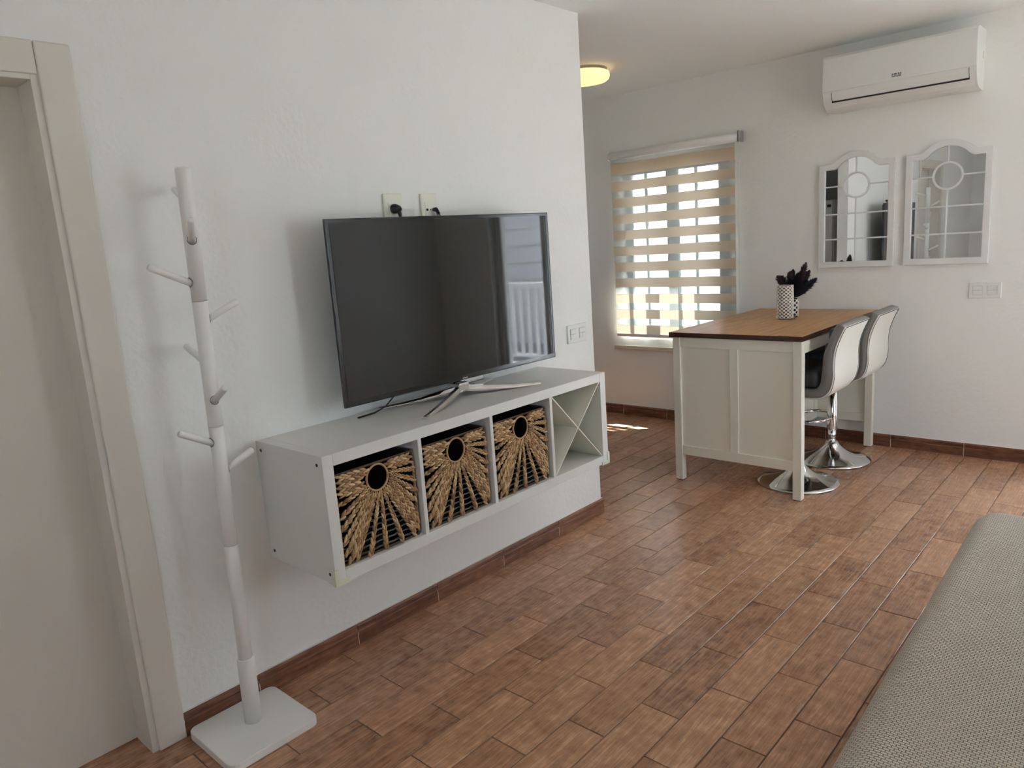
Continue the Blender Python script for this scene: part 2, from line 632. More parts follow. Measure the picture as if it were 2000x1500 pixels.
# floor tiles
cells = []
for n_ in range(-22, 30):
    y1 = TY0 - n_ * TWID + 0.0
    y0 = y1 - TWID
    if y0 < YR or y1 > YK:
        if not (y0 < YR < y1 or y0 < YK < y1):
            continue
    k0 = int((XN - TX0) / TLEN) - 3
    for k in range(k0, k0 + 24):
        xs = TX0 + (n_ % 2) * TSH + k * TLEN
        a, b_ = max(xs, XN), min(xs + TLEN, D)
        c, d_ = max(y0, YR), min(y1, YK)
        if b_ - a < 0.02 or d_ - c < 0.02:
            continue
        # skip what lies wholly behind the television wall on the bedroom side
        if c > TW - 0.02 and b_ < XK:
            continue
        cells.append((a, b_, c, d_, n_, k))


def poly_area(ps):
    return abs(sum(ps[i][0] * ps[(i + 1) % len(ps)][1] - ps[(i + 1) % len(ps)][0] * ps[i][1] for i in range(len(ps)))) / 2


def tile_score(c):
    a, b_, c0, d0 = c[:4]
    cx, cy = (a + b_) / 2, (c0 + d0) / 2
    ps = [project((x, y, 0)) for x, y in ((a, c0), (b_, c0), (b_, d0), (a, d0))]
    if any(p is None for p in ps):
        return 0
    inside = sum(1 for p in ps if -40 < p[0] < 2040 and -40 < p[1] < 1540)
    if inside == 0:
        return 0
    if cy > 0.0:        # hidden behind the television wall?
        t = (0 - CAM.y) / (cy - CAM.y)
        if CAM.x + (cx + 0.2 - CAM.x) * t < 0:
            return 0
    if -2.4 < cx < -0.25 and cy < -1.95:
        return 0
    return poly_area(ps)


scored = sorted(((tile_score(c), i) for i, c in enumerate(cells)), reverse=True)
single = set(i for s, i in scored[:292] if s > 0)


def tile_mesh(bm, a, b_, c, d_, z=0.0, lay=None, val=0.0, g=0.0017, ch=0.0014, dep=0.006):
    x0, x1, y0, y1 = a + g, b_ - g, c + g, d_ - g
    lo = [bm.verts.new(p) for p in ((x0, y0, z - dep), (x1, y0, z - dep), (x1, y1, z - dep), (x0, y1, z - dep))]
    mi = [bm.verts.new(p) for p in ((x0, y0, z - ch), (x1, y0, z - ch), (x1, y1, z - ch), (x0, y1, z - ch))]
    hi = [bm.verts.new(p) for p in ((x0 + ch, y0 + ch, z), (x1 - ch, y0 + ch, z), (x1 - ch, y1 - ch, z), (x0 + ch, y1 - ch, z))]
    fs = [bm.faces.new(hi)]
    for k in range(4):
        j = (k + 1) % 4
        fs.append(bm.faces.new((mi[k], mi[j], hi[j], hi[k])))
        fs.append(bm.faces.new((lo[k], lo[j], mi[j], mi[k])))
    if lay is not None:
        for v in lo + mi + hi:
            v[lay] = val


rest = B()
lay = rest.verts.layers.float.new('rnd')
shared = {}
rt = random.Random(3)
for i, (a, b_, c, d_, n_, k) in enumerate(cells):
    dz = rt.uniform(-0.0005, 0.0)
    if i in single:
        key = (round(b_ - a, 4), round(d_ - c, 4))
        if key not in shared:
            bmt = B()
            hx, hy = (b_ - a) / 2, (d_ - c) / 2
            tile_mesh(bmt, -hx, hx, -hy, hy)
            me = bpy.data.meshes.new('floor_tile')
            bmesh.ops.recalc_face_normals(bmt, faces=bmt.faces)
            bmt.to_mesh(me); bmt.free()
            me.materials.append(M_tile)
            shared[key] = me
        o = bpy.data.objects.new('floor_tile', shared[key])
        C.objects.link(o)
        o.parent = floor
        o.location = ((a + b_) / 2, (c + d_) / 2, dz)
        o.rotation_euler = (math.radians(rt.gauss(0, 0.12)), math.radians(rt.gauss(0, 0.05)), 0)
    else:
        tile_mesh(rest, a, b_, c, d_, dz, lay, rt.random())
obj('floor_tiles_beyond', rest, M_tile, floor, kind='stuff')

bm = B(); box(bm, XN - 0.1, D + 0.2, YR - 0.2, YK + 0.1, H, H + 0.12)
obj('ceiling', bm, M_ceil, kind='structure')

# television wall with the door opening
DX0, DX1, DZ = -3.24, -2.393, 1.993
bm = B()
box(bm, XN, DX0, 0, TW, 0, H)
box(bm, DX0, DX1, 0, TW, DZ, H)
box(bm, DX1, -2.2, 0, TW, 0, H)
box(bm, -2.2, 0.0, 0, 0.09, 0, H)
obj('wall_left', bm, M_wall, kind='structure')

# far wall with window and balcony openings
bm = B()
TF = 0.22
box(bm, D, D + TF, WO[1], YK + 0.1, 0, H)
box(bm, D, D + TF, PO[1], WO[0], 0, H)
box(bm, D, D + TF, WO[0], WO[1], 0, WO[2])
box(bm, D, D + TF, WO[0], WO[1], WO[3], H)
box(bm, D, D + TF, PO[0], PO[1], PO[3], H)
box(bm, D, D + TF, YR - 0.2, PO[0], 0, H)
obj('wall_back', bm, M_wall, kind='structure')

bm = B()
box(bm, XN - 0.1, RO[0], YR - 0.2, YR, 0, H)
box(bm, RO[1], D, YR - 0.2, YR, 0, H)
box(bm, RO[0], RO[1], YR - 0.2, YR, 0, RO[2])
box(bm, RO[0], RO[1], YR - 0.2, YR, RO[3], H)
obj('wall_right', bm, M_wall, kind='structure')
bm = B()
box(bm, XN - 0.1, XN, YR, RN[0], 0, H)
box(bm, XN - 0.1, XN, RN[1], TW, 0, H)
box(bm, XN - 0.1, XN, RN[0], RN[1], 0, RN[2])
box(bm, XN - 0.1, XN, RN[0], RN[1], RN[3], H)
obj('wall_front', bm, M_wall, kind='structure')
KO = (0.50, 1.00, 1.25, 1.85)  # opening of an unseen window, added to brighten the kitchen recess
bm = B()
box(bm, XK - 0.1, KO[0], YK, YK + 0.1, 0, H)
box(bm, KO[1], D, YK, YK + 0.1, 0, H)
box(bm, KO[0], KO[1], YK, YK + 0.1, 0, KO[2])
box(bm, KO[0], KO[1], YK, YK + 0.1, KO[3], H)
obj('wall_kitchen', bm, M_wall, kind='structure')
bm = B(); box(bm, XK - 0.1, XK, TW, YK, 0, H)
obj('wall_hall', bm, mat('hall wall dimmed in colour', (0.22, 0.24, 0.25), 0.7), kind='structure')  # grey colour stands in for the dimness of the recess

# skirting tiles
HB = 0.0815


def skirt_profile(t):
    return [(0, 0), (t, 0), (t, HB * 0.62), (t * 0.72, HB * 0.66), (t * 0.72, HB * 0.72), (t, HB * 0.76),
            (t, HB * 0.90), (t * 0.55, HB), (0, HB)]


def skirt_run(name, mtl, axis, face, sign, a0, a1, ph, step=0.4145, t=0.0125, ends=()):
    par = obj(name, None_box(axis, face, sign, a0, a1), M_caulk, kind='structure')
    k = math.floor((a0 - ph) / step)
    while True:
        s, e = ph + k * step, ph + (k + 1) * step
        k += 1
        if s >= a1:
            break
        s, e = max(s, a0), min(e, a1)
        if e - s < 0.012:
            continue
        bm = B()
        pr = [(face + sign * p, z) for p, z in skirt_profile(t)]
        extrude_poly(bm, pr, axis, s + 0.0015, e - 0.0015)
        mid = (s + e) / 2
        org = (mid, face, 0) if axis == 0 else (face, mid, 0)
        obj('skirting_tile', bm, mtl, par, origin=org, bevel=0.0008, seg=1)
    return par


def None_box(axis, face, sign, a0, a1):
    # bed of joint filler behind and just above the skirting tiles
    bm = B()
    f0, f1 = sorted((face, face + sign * 0.0112))
    if axis == 0:
        box(bm, a0, a1, f0, f1, 0.0, HB * 0.60)
        g0, g1 = sorted((face, face + sign * 0.006))
        box(bm, a0, a1, g0, g1, HB * 0.60, HB + 0.0022)
    else:
        box(bm, f0, f1, a0, a1, 0.0, HB * 0.60)
        g0, g1 = sorted((face, face + sign * 0.006))
        box(bm, g0, g1, a0, a1, HB * 0.60, HB + 0.0022)
    return bm


skirt_run('baseboard_left', M_tile_x, 0, 0.0, -1, -2.305, 0.0125, -2.041)
skirt_run('baseboard_end', M_tile_y, 1, 0.0, 1, 0.0, 0.09, 0.0)
skirt_run('baseboard_back', M_tile_y, 1, D, -1, PO[1] + 0.02, YK, 0.742 - 0.4155 * 8)
skirt_run('baseboard_right', M_tile_x, 0, YR, 1, XN, D, 0.0)

# ------------------------------------------------------------------ door on the left
door = thing('door_1', None, None, (DX1, 0.0, 0.0), kind='structure')
bm = B(); box(bm, DX0 + 0.02, DX1 - 0.003, 0.112, 0.148, 0.006, DZ - 0.006)
leaf = obj('door_leaf', bm, M_door, door, bevel=0.001)
bm = B()
rod(bm, (DX0 + 0.09, 0.112, 1.03), (DX0 + 0.09, 0.06, 1.03), 0.009)
tube(bm, [(DX0 + 0.09, 0.062, 1.03), (DX0 + 0.14, 0.058, 1.03), (DX0 + 0.21, 0.06, 1.028)], 0.008, 10)
box(bm, DX0 + 0.068, DX0 + 0.112, 0.104, 0.112, 0.93, 1.13)
obj('door_handle', bm, M_steel, leaf)
bm = B()
box(bm, DX1 - 0.012, DX1 + 0.012, -0.004, TW, 0.0, DZ + 0.012)
box(bm, DX0 - 0.012, DX0 + 0.012, -0.004, TW, 0.0, DZ + 0.012)
box(bm, DX0 + 0.012, DX1 - 0.012, -0.004, TW, DZ - 0.012, DZ + 0.012)
obj('door_jamb', bm, M_door, door, bevel=0.0015)
bm = B(); box(bm, DX1 + 0.006, DX1 + 0.0925, -0.014, 0.0, 0.0, 2.078)
obj('casing', bm, M_door, door, bevel=0.005, seg=3)
bm = B(); box(bm, DX0 - 0.0925, DX0 - 0.006, -0.014, 0.0, 0.0, 2.078)
obj('casing', bm, M_door, door, bevel=0.005, seg=3)
bm = B(); box(bm, DX0 - 0.005, DX1 + 0.0045, -0.013, 0.0, DZ + 0.001, 2.078)
obj('casing_head', bm, M_door, door, bevel=0.003, seg=2)

# ------------------------------------------------------------------ window in the far wall
win = thing('window_1', None, None, (D, 0.64, WO[2]), kind='structure')
y0, y1, z0, z1 = WO
fx0, fx1 = D + 0.055, D + 0.10
bm = B()
box(bm, fx0, fx1, y0, y0 + 0.035, z0 + 0.01, z1)
box(bm, fx0, fx1, y1 - 0.035, y1, z0 + 0.01, z1)
box(bm, fx0, fx1, y0 + 0.035, y1 - 0.035, z1 - 0.04, z1)
box(bm, fx0, fx1, y0 + 0.035, y1 - 0.035, z0 + 0.01, z0 + 0.05)
obj('window_frame', bm, M_frame_backlit, win, bevel=0.003)
ymid = 0.678
for (a, b_, wl, wr_) in ((y0 + 0.036, ymid - 0.002, 0.085, 0.045), (ymid + 0.002, y1 - 0.036, 0.045, 0.02)):
    bm = B()
    sx0, sx1 = fx0 + 0.004, fx1 - 0.008
    box(bm, sx0, sx1, a, a + wl, z0 + 0.052, z1 - 0.042)
    box(bm, sx0, sx1, b_ - wr_, b_, z0 + 0.052, z1 - 0.042)
    box(bm, sx0, sx1, a + wl, b_ - wr_, z1 - 0.09, z1 - 0.042)
    box(bm, sx0, sx1, a + wl, b_ - wr_, z0 + 0.052, z0 + 0.10)
    sash = obj('sash', bm, M_frame_backlit, win, bevel=0.002)
    bm = B(); box(bm, sx0 + 0.014, sx0 + 0.018, a + wl, b_ - wr_, z0 + 0.10, z1 - 0.09)
    obj('pane', bm, M_glass, sash)
bm = B(); tube(bm, [(fx0 - 0.004, ymid + 0.012, 1.25), (fx0 - 0.02, ymid + 0.012, 1.25), (fx0 - 0.022, ymid + 0.012, 1.36)], 0.007, 8)
obj('window_handle', bm, M_black, win)
bm = B(); box(bm, D - 0.028, D, y0 - 0.06, y1 + 0.10, 0.560, 0.586)
obj('window_sill', bm, mat('marble sill', (0.66, 0.62, 0.52), 0.35, var=0.1, vscale=12), win, bevel=0.004, seg=2)
bm = B(); box(bm, D + 0.06, D + 0.30, y0 - 0.05, y1 + 0.05, z0 - 0.05, z0 + 0.006)
obj('outer_sill', bm, M_outwhite, win)
gr = thing('window_grille', 'white metal security grille of vertical bars coloured grey-green as if backlit outside the blind window', 'grille', (D + 0.19, 0.64, z0))
for yb in (0.32, 0.54, 0.76, 0.98):
    bm = B(); box(bm, D + 0.182, D + 0.196, yb - 0.011, yb + 0.011, z0 + 0.006, z1)
    obj('grille_bar', bm, M_grille, gr)
for zb in (0.68, 1.98):
    bm = B(); box(bm, D + 0.197, D + 0.203, y0, y1, zb - 0.014, zb + 0.014)
    obj('grille_rail', bm, M_grille, gr)

# roller blind of alternating bands
BX = 1.904
blind = thing('roller_blind', 'day and night roller blind of beige and sheer bands over the window', 'blind', (D, 0.62, 2.1))
bm = B()
tube(bm, [(1.914, 0.086, 2.083), (1.914, 1.158, 2.083)], 0.031, 28)
box(bm, 1.93, D, 0.088, 1.156, 2.092, 2.106)
obj('head_tube', bm, M_blind, blind)
for yb in (0.074, 1.158):
    bm = B(); box(bm, 1.885, D, yb - 0.002, yb + 0.010, 2.052, 2.125)
    lathe_y = (1.914, yb, 2.083)
    tube(bm, [(1.914, yb - 0.004, 2.083), (1.914, yb + 0.012, 2.083)], 0.024, 18)
    obj('end_bracket', bm, M_steel if yb < 0.1 else M_blind, blind, bevel=0.002)
FY0, FY1 = 0.112, 1.146
zt = 2.052
bands = [(2.026, 1.936)]
for k in range(10):
    t = 1.884 - 0.1248 * k
    bands.append((t, t - 0.0725))
prev = zt
for t, b_ in bands:
    bm = B(); box(bm, BX, BX + 0.0006, FY0, FY1, t, prev)
    obj('sheer_band', bm, M_sheer, blind)
    bm = B()
    n = 24
    for q in range(n):
        ya, yb = FY0 + (FY1 - FY0) * q / n, FY0 + (FY1 - FY0) * (q + 1) / n
        f = bm.faces.new([bm.verts.new(p) for p in ((BX - 0.0012, ya, b_), (BX - 0.0012, yb, b_), (BX - 0.0012, yb, t), (BX - 0.0012, ya, t))])
    bmesh.ops.remove_doubles(bm, verts=bm.verts, dist=1e-5)
    obj('blind_band', bm, M_band, blind)
    prev = b_
bm = B(); box(bm, BX - 0.009, BX + 0.008, FY0 - 0.002, FY1 + 0.002, prev - 0.022, prev + 0.002)
obj('bottom_bar', bm, M_blind, blind, bevel=0.004)
bm = B()
tube(bm, [(1.905, 0.080, 2.06), (1.903, 0.082, 1.4), (1.903, 0.084, 0.82), (1.905, 0.088, 0.79), (1.908, 0.092, 0.82), (1.908, 0.092, 1.4), (1.912, 0.090, 2.06)], 0.0022, 6)
obj('pull_cord', bm, M_blind, blind)

# ------------------------------------------------------------------ balcony door (just right of the frame)
bd = thing('door_2', None, None, (D, PO[1], 0), kind='structure')
bm = B()
box(bm, D + 0.06, D + 0.12, PO[0], PO[0] + 0.05, 0, PO[3])
box(bm, D + 0.06, D + 0.12, PO[1] - 0.05, PO[1], 0, PO[3])
box(bm, D + 0.06, D + 0.12, PO[0] + 0.05, PO[1] - 0.05, PO[3] - 0.06, PO[3])
box(bm, D + 0.06, D + 0.12, PO[0] + 0.05, PO[1] - 0.05, 0, 0.03)
obj('door_frame', bm, M_white, bd, bevel=0.003)
for a, b_, xo in ((PO[0] + 0.05, -2.46, 0.0), (-2.50, PO[1] - 0.05, 0.028)):
    bm = B()
    xa, xb = D + 0.064 + xo, D + 0.086 + xo
    box(bm, xa, xb, a, a + 0.05, 0.03, PO[3] - 0.06)
    box(bm, xa, xb, b_ - 0.05, b_, 0.03, PO[3] - 0.06)
    box(bm, xa, xb, a + 0.05, b_ - 0.05, PO[3] - 0.11, PO[3] - 0.06)
    box(bm, xa, xb, a + 0.05, b_ - 0.05, 0.03, 0.09)
    sh = obj('sliding_sash', bm, M_white, bd, bevel=0.002)
    bm = B(); box(bm, xa + 0.009, xa + 0.013, a + 0.05, b_ - 0.05, 0.09, PO[3] - 0.11)
    obj('pane', bm, M_glass, sh)


def curtain(name, label, axis, fixed, a0, a1, zb, zt, waves, amp, group=None):
    bm = B()
    n = waves * 8
    cols = []
    for i in range(n + 1):
        t = i / n
        a = a0 + (a1 - a0) * t
        d = amp * math.sin(t * waves * 2 * PI) + amp * 0.3 * math.sin(t * waves * 3.3 * PI)
        col = []
        for k in range(7):
            z = zt + (zb - zt) * k / 6
            dd = d * (0.6 + 0.4 * k / 6)
            col.append(bm.verts.new((fixed + dd, a, z) if axis == 1 else (a, fixed + dd, z)))
        cols.append(col)
    for a, b_ in zip(cols, cols[1:]):
        for k in range(6):
            f = bm.faces.new((a[k], b_[k], b_[k + 1], a[k + 1])); f.smooth = True
    return obj(name, bm, M_curtain, label=label, cat='curtain', group=group, origin=((fixed, (a0 + a1) / 2, zb) if axis == 1 else ((a0 + a1) / 2, fixed, zb)))


curtain('curtain', 'thin pale curtain drawn aside at the balcony door', 1, D - 0.07, -2.00, -1.78, 0.03, 2.28, 4, 0.016)

# window in the right wall, outside the photograph
def side_window(name, RO):
    w2 = thing(name, None, None, (RO[0], YR, RO[2]), kind='structure')
    bm = B()
    ya, yb = YR - 0.14, YR - 0.09
    box(bm, RO[0], RO[0] + 0.05, ya, yb, RO[2], RO[3]); box(bm, RO[1] - 0.05, RO[1], ya, yb, RO[2], RO[3])
    box(bm, RO[0] + 0.05, RO[1] - 0.05, ya, yb, RO[3] - 0.05, RO[3]); box(bm, RO[0] + 0.05, RO[1] - 0.05, ya, yb, RO[2], RO[2] + 0.05)
    for q in ():
        xm = RO[0] + (RO[1] - RO[0]) * q / 2
        box(bm, xm - 0.03, xm + 0.03, ya, yb, RO[2] + 0.05, RO[3] - 0.05)
    obj('window_frame', bm, M_white, w2, bevel=0.003)
    bm = B(); box(bm, RO[0] + 0.05, RO[1] - 0.05, ya + 0.02, ya + 0.024, RO[2] + 0.05, RO[3] - 0.05)
    obj('pane', bm, M_glass, w2)


side_window('window_2', RO)
w4 = thing('added_window_4', None, None, (KO[0], YK, KO[2]), kind='structure')
bm = B()
for a, b_, c, d_ in ((KO[0], KO[0] + 0.04, KO[2], KO[3]), (KO[1] - 0.04, KO[1], KO[2], KO[3]), (KO[0] + 0.04, KO[1] - 0.04, KO[2], KO[2] + 0.04), (KO[0] + 0.04, KO[1] - 0.04, KO[3] - 0.04, KO[3])):
    box(bm, a, b_, YK + 0.03, YK + 0.07, c, d_)
obj('window_frame', bm, M_white, w4, bevel=0.002)
bm = B(); box(bm, KO[0] + 0.04, KO[1] - 0.04, YK + 0.048, YK + 0.052, KO[2] + 0.04, KO[3] - 0.04)
obj('pane', bm, M_glass, w4)
w3 = thing('window_3', None, None, (XN, RN[0], RN[2]), kind='structure')
bm = B()
for a, b_, c, d_ in ((RN[0], RN[0] + 0.05, RN[2], RN[3]), (RN[1] - 0.05, RN[1], RN[2], RN[3]), (RN[0] + 0.05, RN[1] - 0.05, RN[2], RN[2] + 0.05),
                     (RN[0] + 0.05, RN[1] - 0.05, RN[3] - 0.05, RN[3]), ((RN[0] + RN[1]) / 2 - 0.03, (RN[0] + RN[1]) / 2 + 0.03, RN[2] + 0.05, RN[3] - 0.05)):
    box(bm, XN - 0.09, XN - 0.04, a, b_, c, d_)
obj('window_frame', bm, M_white, w3, bevel=0.003)
bm = B(); box(bm, XN - 0.067, XN - 0.063, RN[0] + 0.05, RN[1] - 0.05, RN[2] + 0.05, RN[3] - 0.05)
obj('pane', bm, M_glass, w3)

# ------------------------------------------------------------------ outdoors
bm = B(); box(bm, D + TF, 3.55, YR - 2.2, WO[0] - 0.9, -0.12, -0.01)
obj('balcony_floor', bm, M_outfloor, kind='structure')
bm = B(); box(bm, D + TF, 3.35, YR - 2.2, WO[0] - 0.9, 2.5, 2.62)  # unseen roof, added to keep direct sun off the room floor
obj('added_balcony_roof', bm, M_outwhite, kind='structure')
bm = B(); box(bm, D + TF, D + TF + 0.22, WO[0] - 0.3, WO[1] + 0.3, WO[3] + 0.02, WO[3] + 0.08)
obj('trim_1', bm, M_outwhite, kind='structure')
bm = B(); box(bm, -30, 40, -40, 40, -0.8, -0.6)
obj('ground', bm, M_street, kind='structure')
rail = thing('balcony_railing', 'white balcony railing with upright balusters outside the balcony door', 'railing', (3.45, -3.0, 0))
bm = B(); box(bm, 3.42, 3.48, YR - 2.1, -0.75, 0.93, 0.99)
obj('top_rail', bm, M_outwhite, rail, bevel=0.004)
bm = B(); box(bm, 3.43, 3.47, YR - 2.1, -0.75, 0.08, 0.12)
obj('bottom_rail', bm, M_outwhite, rail)
yy = -5.9
proto = None
while yy < -0.8:
    if proto is None:
        bm = B(); box(bm, 3.435, 3.465, yy - 0.02, yy + 0.02, 0.12, 0.93)
        proto = obj('baluster', bm, M_outwhite, rail, origin=(3.45, yy, 0.12))
        py = yy
    else:
        q = proto.copy(); C.objects.link(q); q.parent = rail; q.location = proto.location + Vector((0, yy - py, 0))
    yy += 0.13
hb = thing('neighbour_house', 'white boarded house across from the balcony', 'building', (8.0, -5, -0.6))
bm = B(); box(bm, 8.0, 12, -16, -1.5, -0.6, 4.2)
obj('wall', bm, M_outwhite, hb)
zz = -0.3
proto = None
while zz < 4.1:
    if proto is None:
        bm = B(); box(bm, 7.94, 8.0, -16, -1.5, zz, zz + 0.30)
        proto = obj('siding_board', bm, M_outwhite, hb, origin=(8, -5, zz)); pz = zz
    else:
        q = proto.copy(); C.objects.link(q); q.parent = hb; q.location = proto.location + Vector((0, 0, zz - pz))
    zz += 0.34
hb2 = thing('white_house', 'white rendered house with stepped roof seen through the blind', 'building', (7, 5, -0.6))
bm = B()
box(bm, 9.0, 14, 6.6, 14, -0.6, 2.75)
box(bm, 8.6, 14, 2.0, 6.6, -0.6, 1.95)
obj('wall', bm, M_outwhite, hb2)
bm = B(); box(bm, 8.45, 14, 1.9, 6.7, 1.95, 2.05); box(bm, 8.85, 14, 6.5, 14.1, 2.75, 2.87)
obj('parapet', bm, M_outwhite, hb2)
bm = B(); box(bm, 4.2, 4.35, -0.7, 9, -0.6, 1.02)
obj('garden_wall', bm, M_outwhite, label='low white garden wall outside the blind window', cat='wall')

# ------------------------------------------------------------------ wall-hung shelf unit
SX0, SX1, SD, SZ1, SZ0 = -1.9285, -0.4595, 0.390, 0.8889, 0.4735
TO, TI = 0.038, 0.016
shelf = thing('wall_shelf_unit', 'long white wall-hung cube shelf unit under the television', 'shelf', (SX0, 0, SZ0))
for a, b_ in ((SX0, SX0 + TO), (SX1 - TO, SX1)):
    bm = B(); box(bm, a, b_, -SD, -0.001, SZ0, SZ1)
    sp = obj('side_panel', bm, M_white, shelf, bevel=0.0012)
    if a == SX0:
        for zz in (SZ0 + 0.03, SZ1 - 0.03):
            for yy in (-0.03, -SD + 0.03):
                bm = B(); tube(bm, [(SX0 + 0.001, yy, zz), (SX0 - 0.0012, yy, zz)], 0.0055, 12)
                tube(bm, [(SX0 - 0.0012, yy, zz), (SX0 - 0.0016, yy, zz)], 0.002, 6)
                obj('screw', bm, M_dark, sp)
bm = B(); box(bm, SX0 + TO + 0.0006, SX1 - TO - 0.0006, -SD, -0.001, SZ1 - TO, SZ1)
obj('top_panel', bm, M_white, shelf, bevel=0.0012)
bm = B(); box(bm, SX0 + TO + 0.0006, SX1 - TO - 0.0006, -SD, -0.001, SZ0, SZ0 + TO)
obj('bottom_panel', bm, M_white, shelf, bevel=0.0012)
CW = (SX1 - SX0 - 2 * TO - 3 * TI) / 4
cellx = [SX0 + TO + i * (CW + TI) for i in range(4)]
for i in range(3):
    bm = B(); box(bm, cellx[i] + CW, cellx[i] + CW + TI, -SD + 0.001, -0.003, SZ0 + TO, SZ1 - TO)
    obj('divider', bm, M_white, shelf, bevel=0.0008, seg=1)
bm = B(); box(bm, SX0 + TO, SX1 - TO, -0.004, -0.001, SZ0 + TO, SZ1 - TO)
obj('back_panel', bm, M_white, shelf)
# X insert of two crossed boards in the last cell
cx0, cx1 = cellx[3] + 0.002, cellx[3] + CW - 0.002
cz0, cz1 = SZ0 + TO + 0.001, SZ1 - TO - 0.001
t = 0.0028
bm = B()
extrude_poly(bm, [(cx0, cz0), (cx0 + t, cz0), (cx1, cz1 - t), (cx1, cz1), (cx1 - t, cz1), (cx0, cz0 + t)], 1, -SD + 0.004, -0.01)
obj('cross_board', bm, M_cream, shelf)
bm = B()
extrude_poly(bm, [(cx0, cz1), (cx0, cz1 - t), (cx1 - t, cz0), (cx1, cz0), (cx1, cz0 + t), (cx0 + t, cz1)], 1, -SD + 0.004, -0.01)
obj('cross_board', bm, M_cream, shelf)
# corner guards at the lower front corners
for s, xo in ((1, SX0), (-1, SX1)):
    bm = B()
    xa, xb = sorted((xo - s * 0.004, xo + s * 0.052))
    box(bm, xa, xb, -SD - 0.004, -SD, SZ0 - 0.004, SZ0 + 0.012)
    xa, xb = sorted((xo - s * 0.004, xo + s * 0.010))
    box(bm, xa, xb, -SD - 0.004, -SD, SZ0 + 0.012, SZ0 + 0.05)
    xa, xb = sorted((xo - s * 0.004, xo))
    box(bm, xa, xb, -SD, -SD + 0.016, SZ0 - 0.004, SZ0 + 0.05)
    xa, xb = sorted((xo, xo + s * 0.052))
    box(bm, xa, xb, -SD, -SD + 0.04, SZ0 - 0.004, SZ0)
    obj('corner_guard', bm, M_bracket, shelf)

# ------------------------------------------------------------------ woven baskets
BWd, BHt, BDp = 0.322, 0.303, 0.335


def lozenge(bm, lay, p, d, nrm, ln, wd, th, val):
    """one flattened, pointed straw loop"""
    d = Vector(d).normalized(); nrm = Vector(nrm).normalized()
    s = nrm.cross(d).normalized()
    p = Vector(p)
    prof = ((-0.5, 0.25), (-0.25, 0.85), (0.08, 1.0), (0.35, 0.72), (0.5, 0.22))
    seg = 6
    rings = []
    for t, r in prof:
        rg = []
        for k in range(seg):
            a = 2 * PI * k / seg
            v = bm.verts.new(p + d * (t * ln) + s * (math.cos(a) * wd * 0.5 * r) + nrm * (math.sin(a) * th * 0.5 * r))
            v[lay] = val + 0.10 * math.sin(a) 
            rg.append(v)
        rings.append(rg)
    for a, b_ in zip(rings, rings[1:]):
        for k in range(seg):
            f = bm.faces.new((a[k], a[(k + 1) % seg], b_[(k + 1) % seg], b_[k])); f.smooth = True
    f = bm.faces.new(rings[0][::-1]); f = bm.faces.new(rings[-1])


def braid(bm, lay, a, b_, w0, w1, rr, y=0.0, bow=0.0):
    """two-row plait of straw loops from a to b in the x-z face plane (y is outward = -y)"""
    a = Vector((a[0], y, a[1])); b_ = Vector((b_[0], y, b_[1]))
    L_ = (b_ - a).length
    d = (b_ - a) / L_
    n = Vector((0, -1, 0))
    s = n.cross(d)
    t = 0.0
    side = 1
    while t < L_ - 0.004:
        f = t / L_
        wd = w0 + (w1 - w0) * f
        ang = math.radians(17) * side
        dd = d * math.cos(ang) - s * math.sin(ang)
        ln = wd * 1.5
        p = a + d * (t + ln * 0.3) + s * (side * wd * 0.235) + n * (bow * math.sin(f * PI))
        lozenge(bm, lay, p, dd, n, ln * rr.uniform(0.95, 1.1), wd * 0.56, wd * 0.58, rr.uniform(0.15, 0.9))
        t += ln * 0.40
        side = -side


